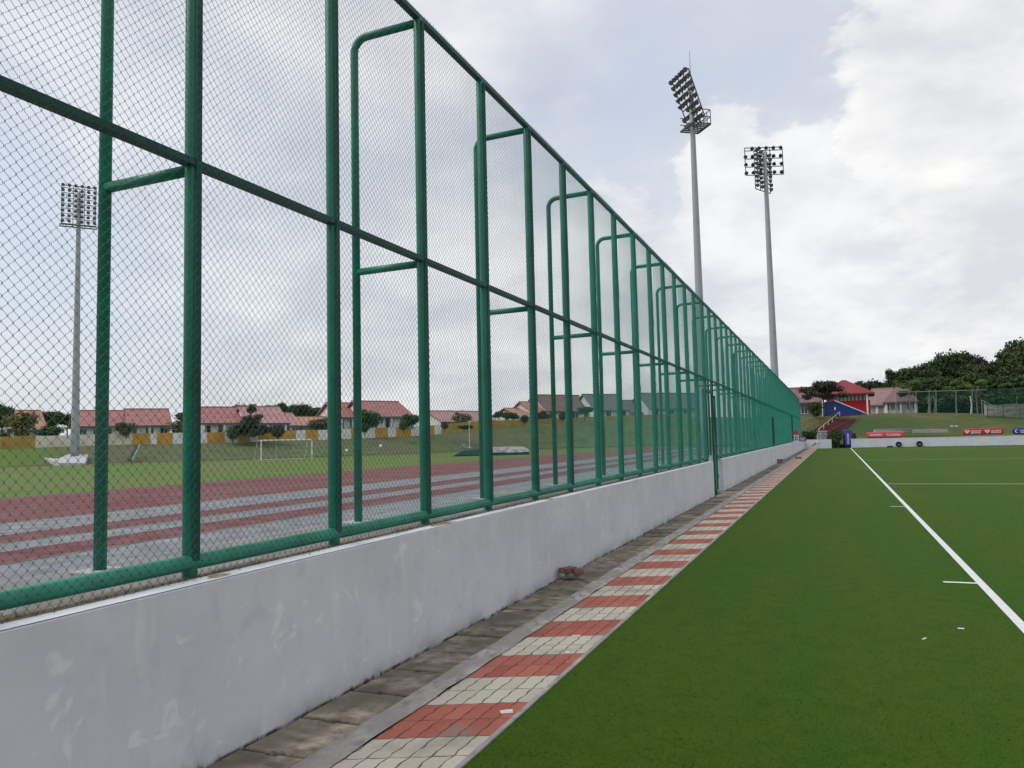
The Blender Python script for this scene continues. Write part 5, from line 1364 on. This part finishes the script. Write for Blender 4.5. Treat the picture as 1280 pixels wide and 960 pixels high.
# thin pale veil everywhere; heaped clouds built from a few clusters with noisy outlines
veil = mr(nC, .30, .62, .70, .95)
edge = Mth('ADD', Mth('MULTIPLY', nA, .65), Mth('MULTIPLY', nB, .35))
def heap(*bl):
    v = None
    for (px, py, a, b_) in bl:
        q = blob(px, py, a, b_, .40, edge)
        v = q if v is None else Mth('MAXIMUM', v, q)
    return v
cum1 = heap((1330, 90, 11.8, 14.6), (1220, 230, 6.3, 9.6), (1330, 330, 8, 12.5))
cum2 = heap((1000, 320, 8.5, 11.5), (915, 215, 3.6, 6.0), (1100, 420, 6, 10), (760, 380, 6, 11))
cum3 = Mth('MULTIPLY', heap((560, 30, 6, 14), (330, 120, 9, 18), (470, 330, 10, 20)), .75)
cum = Mth('MAXIMUM', Mth('MAXIMUM', cum1, Mth('MULTIPLY', cum2, .92)), cum3)
gap = Mth('MAXIMUM', heap((960, 50, 9, 17), (720, 170, 3, 11)), Mth('MULTIPLY', heap((60, 60, 6, 18), (880, 480, 4, 12), (1130, 520, 3, 9)), .5))
dens = Mth('SUBTRACT', veil, Mth('MULTIPLY', gap, .27))
dens = Mth('MAXIMUM', dens, cum)
dens = Mth('MINIMUM', Mth('MAXIMUM', dens, 0.0), 1.0)
shade = Mth('ADD', Mth('MULTIPLY', mr(nD, .32, .68), .72), Mth('MULTIPLY', mr(nB, .32, .70), .28))
cr_ = N.new('ShaderNodeValToRGB'); cr_.color_ramp.elements[0].position = 0.0; cr_.color_ramp.elements[0].color = (0.705, 0.748, 0.840, 1); cr_.color_ramp.elements[1].position = 1.0; cr_.color_ramp.elements[1].color = (0.825, 0.845, 0.885, 1)
L.new(shade, cr_.inputs['Fac'])
hr = N.new('ShaderNodeValToRGB'); hr.color_ramp.elements[0].position = 0.15; hr.color_ramp.elements[0].color = (0.700, 0.712, 0.750, 1); hr.color_ramp.elements[1].position = .85; hr.color_ramp.elements[1].color = (0.965, 0.96, 0.95, 1)
L.new(shade, hr.inputs['Fac'])
brt = N.new('ShaderNodeMix'); brt.data_type = 'RGBA'; L.new(cum, brt.inputs[0]); L.new(cr_.outputs[0], brt.inputs[6]); L.new(hr.outputs[0], brt.inputs[7])
bg2 = N.new('ShaderNodeBackground'); bg2.inputs['Strength'].default_value = 1.0; L.new(brt.outputs[2], bg2.inputs['Color'])
ms = N.new('ShaderNodeMixShader'); L.new(dens, ms.inputs[0]); L.new(bg1.outputs[0], ms.inputs[1]); L.new(bg2.outputs[0], ms.inputs[2]); L.new(ms.outputs[0], out.inputs['Surface'])

sd = bpy.data.lights.new('sun', 'SUN'); sd.energy = 1.25; sd.angle = rad(38); sd.color = (1.0, 0.97, 0.92)
so = bpy.data.objects.new('sun', sd); COL.objects.link(so)
dv = Vector((math.sin(SUN_AZ) * math.cos(SUN_EL), math.cos(SUN_AZ) * math.cos(SUN_EL), math.sin(SUN_EL)))
so.rotation_euler = dv.to_track_quat('Z', 'Y').to_euler()

S.view_settings.view_transform = 'Standard'; S.view_settings.look = 'None'; S.view_settings.exposure = 0.06; S.view_settings.gamma = 1
S.render.engine = 'CYCLES'
S.cycles.use_denoising = True
S.cycles.max_bounces = 6; S.cycles.diffuse_bounces = 3; S.cycles.transparent_max_bounces = 8
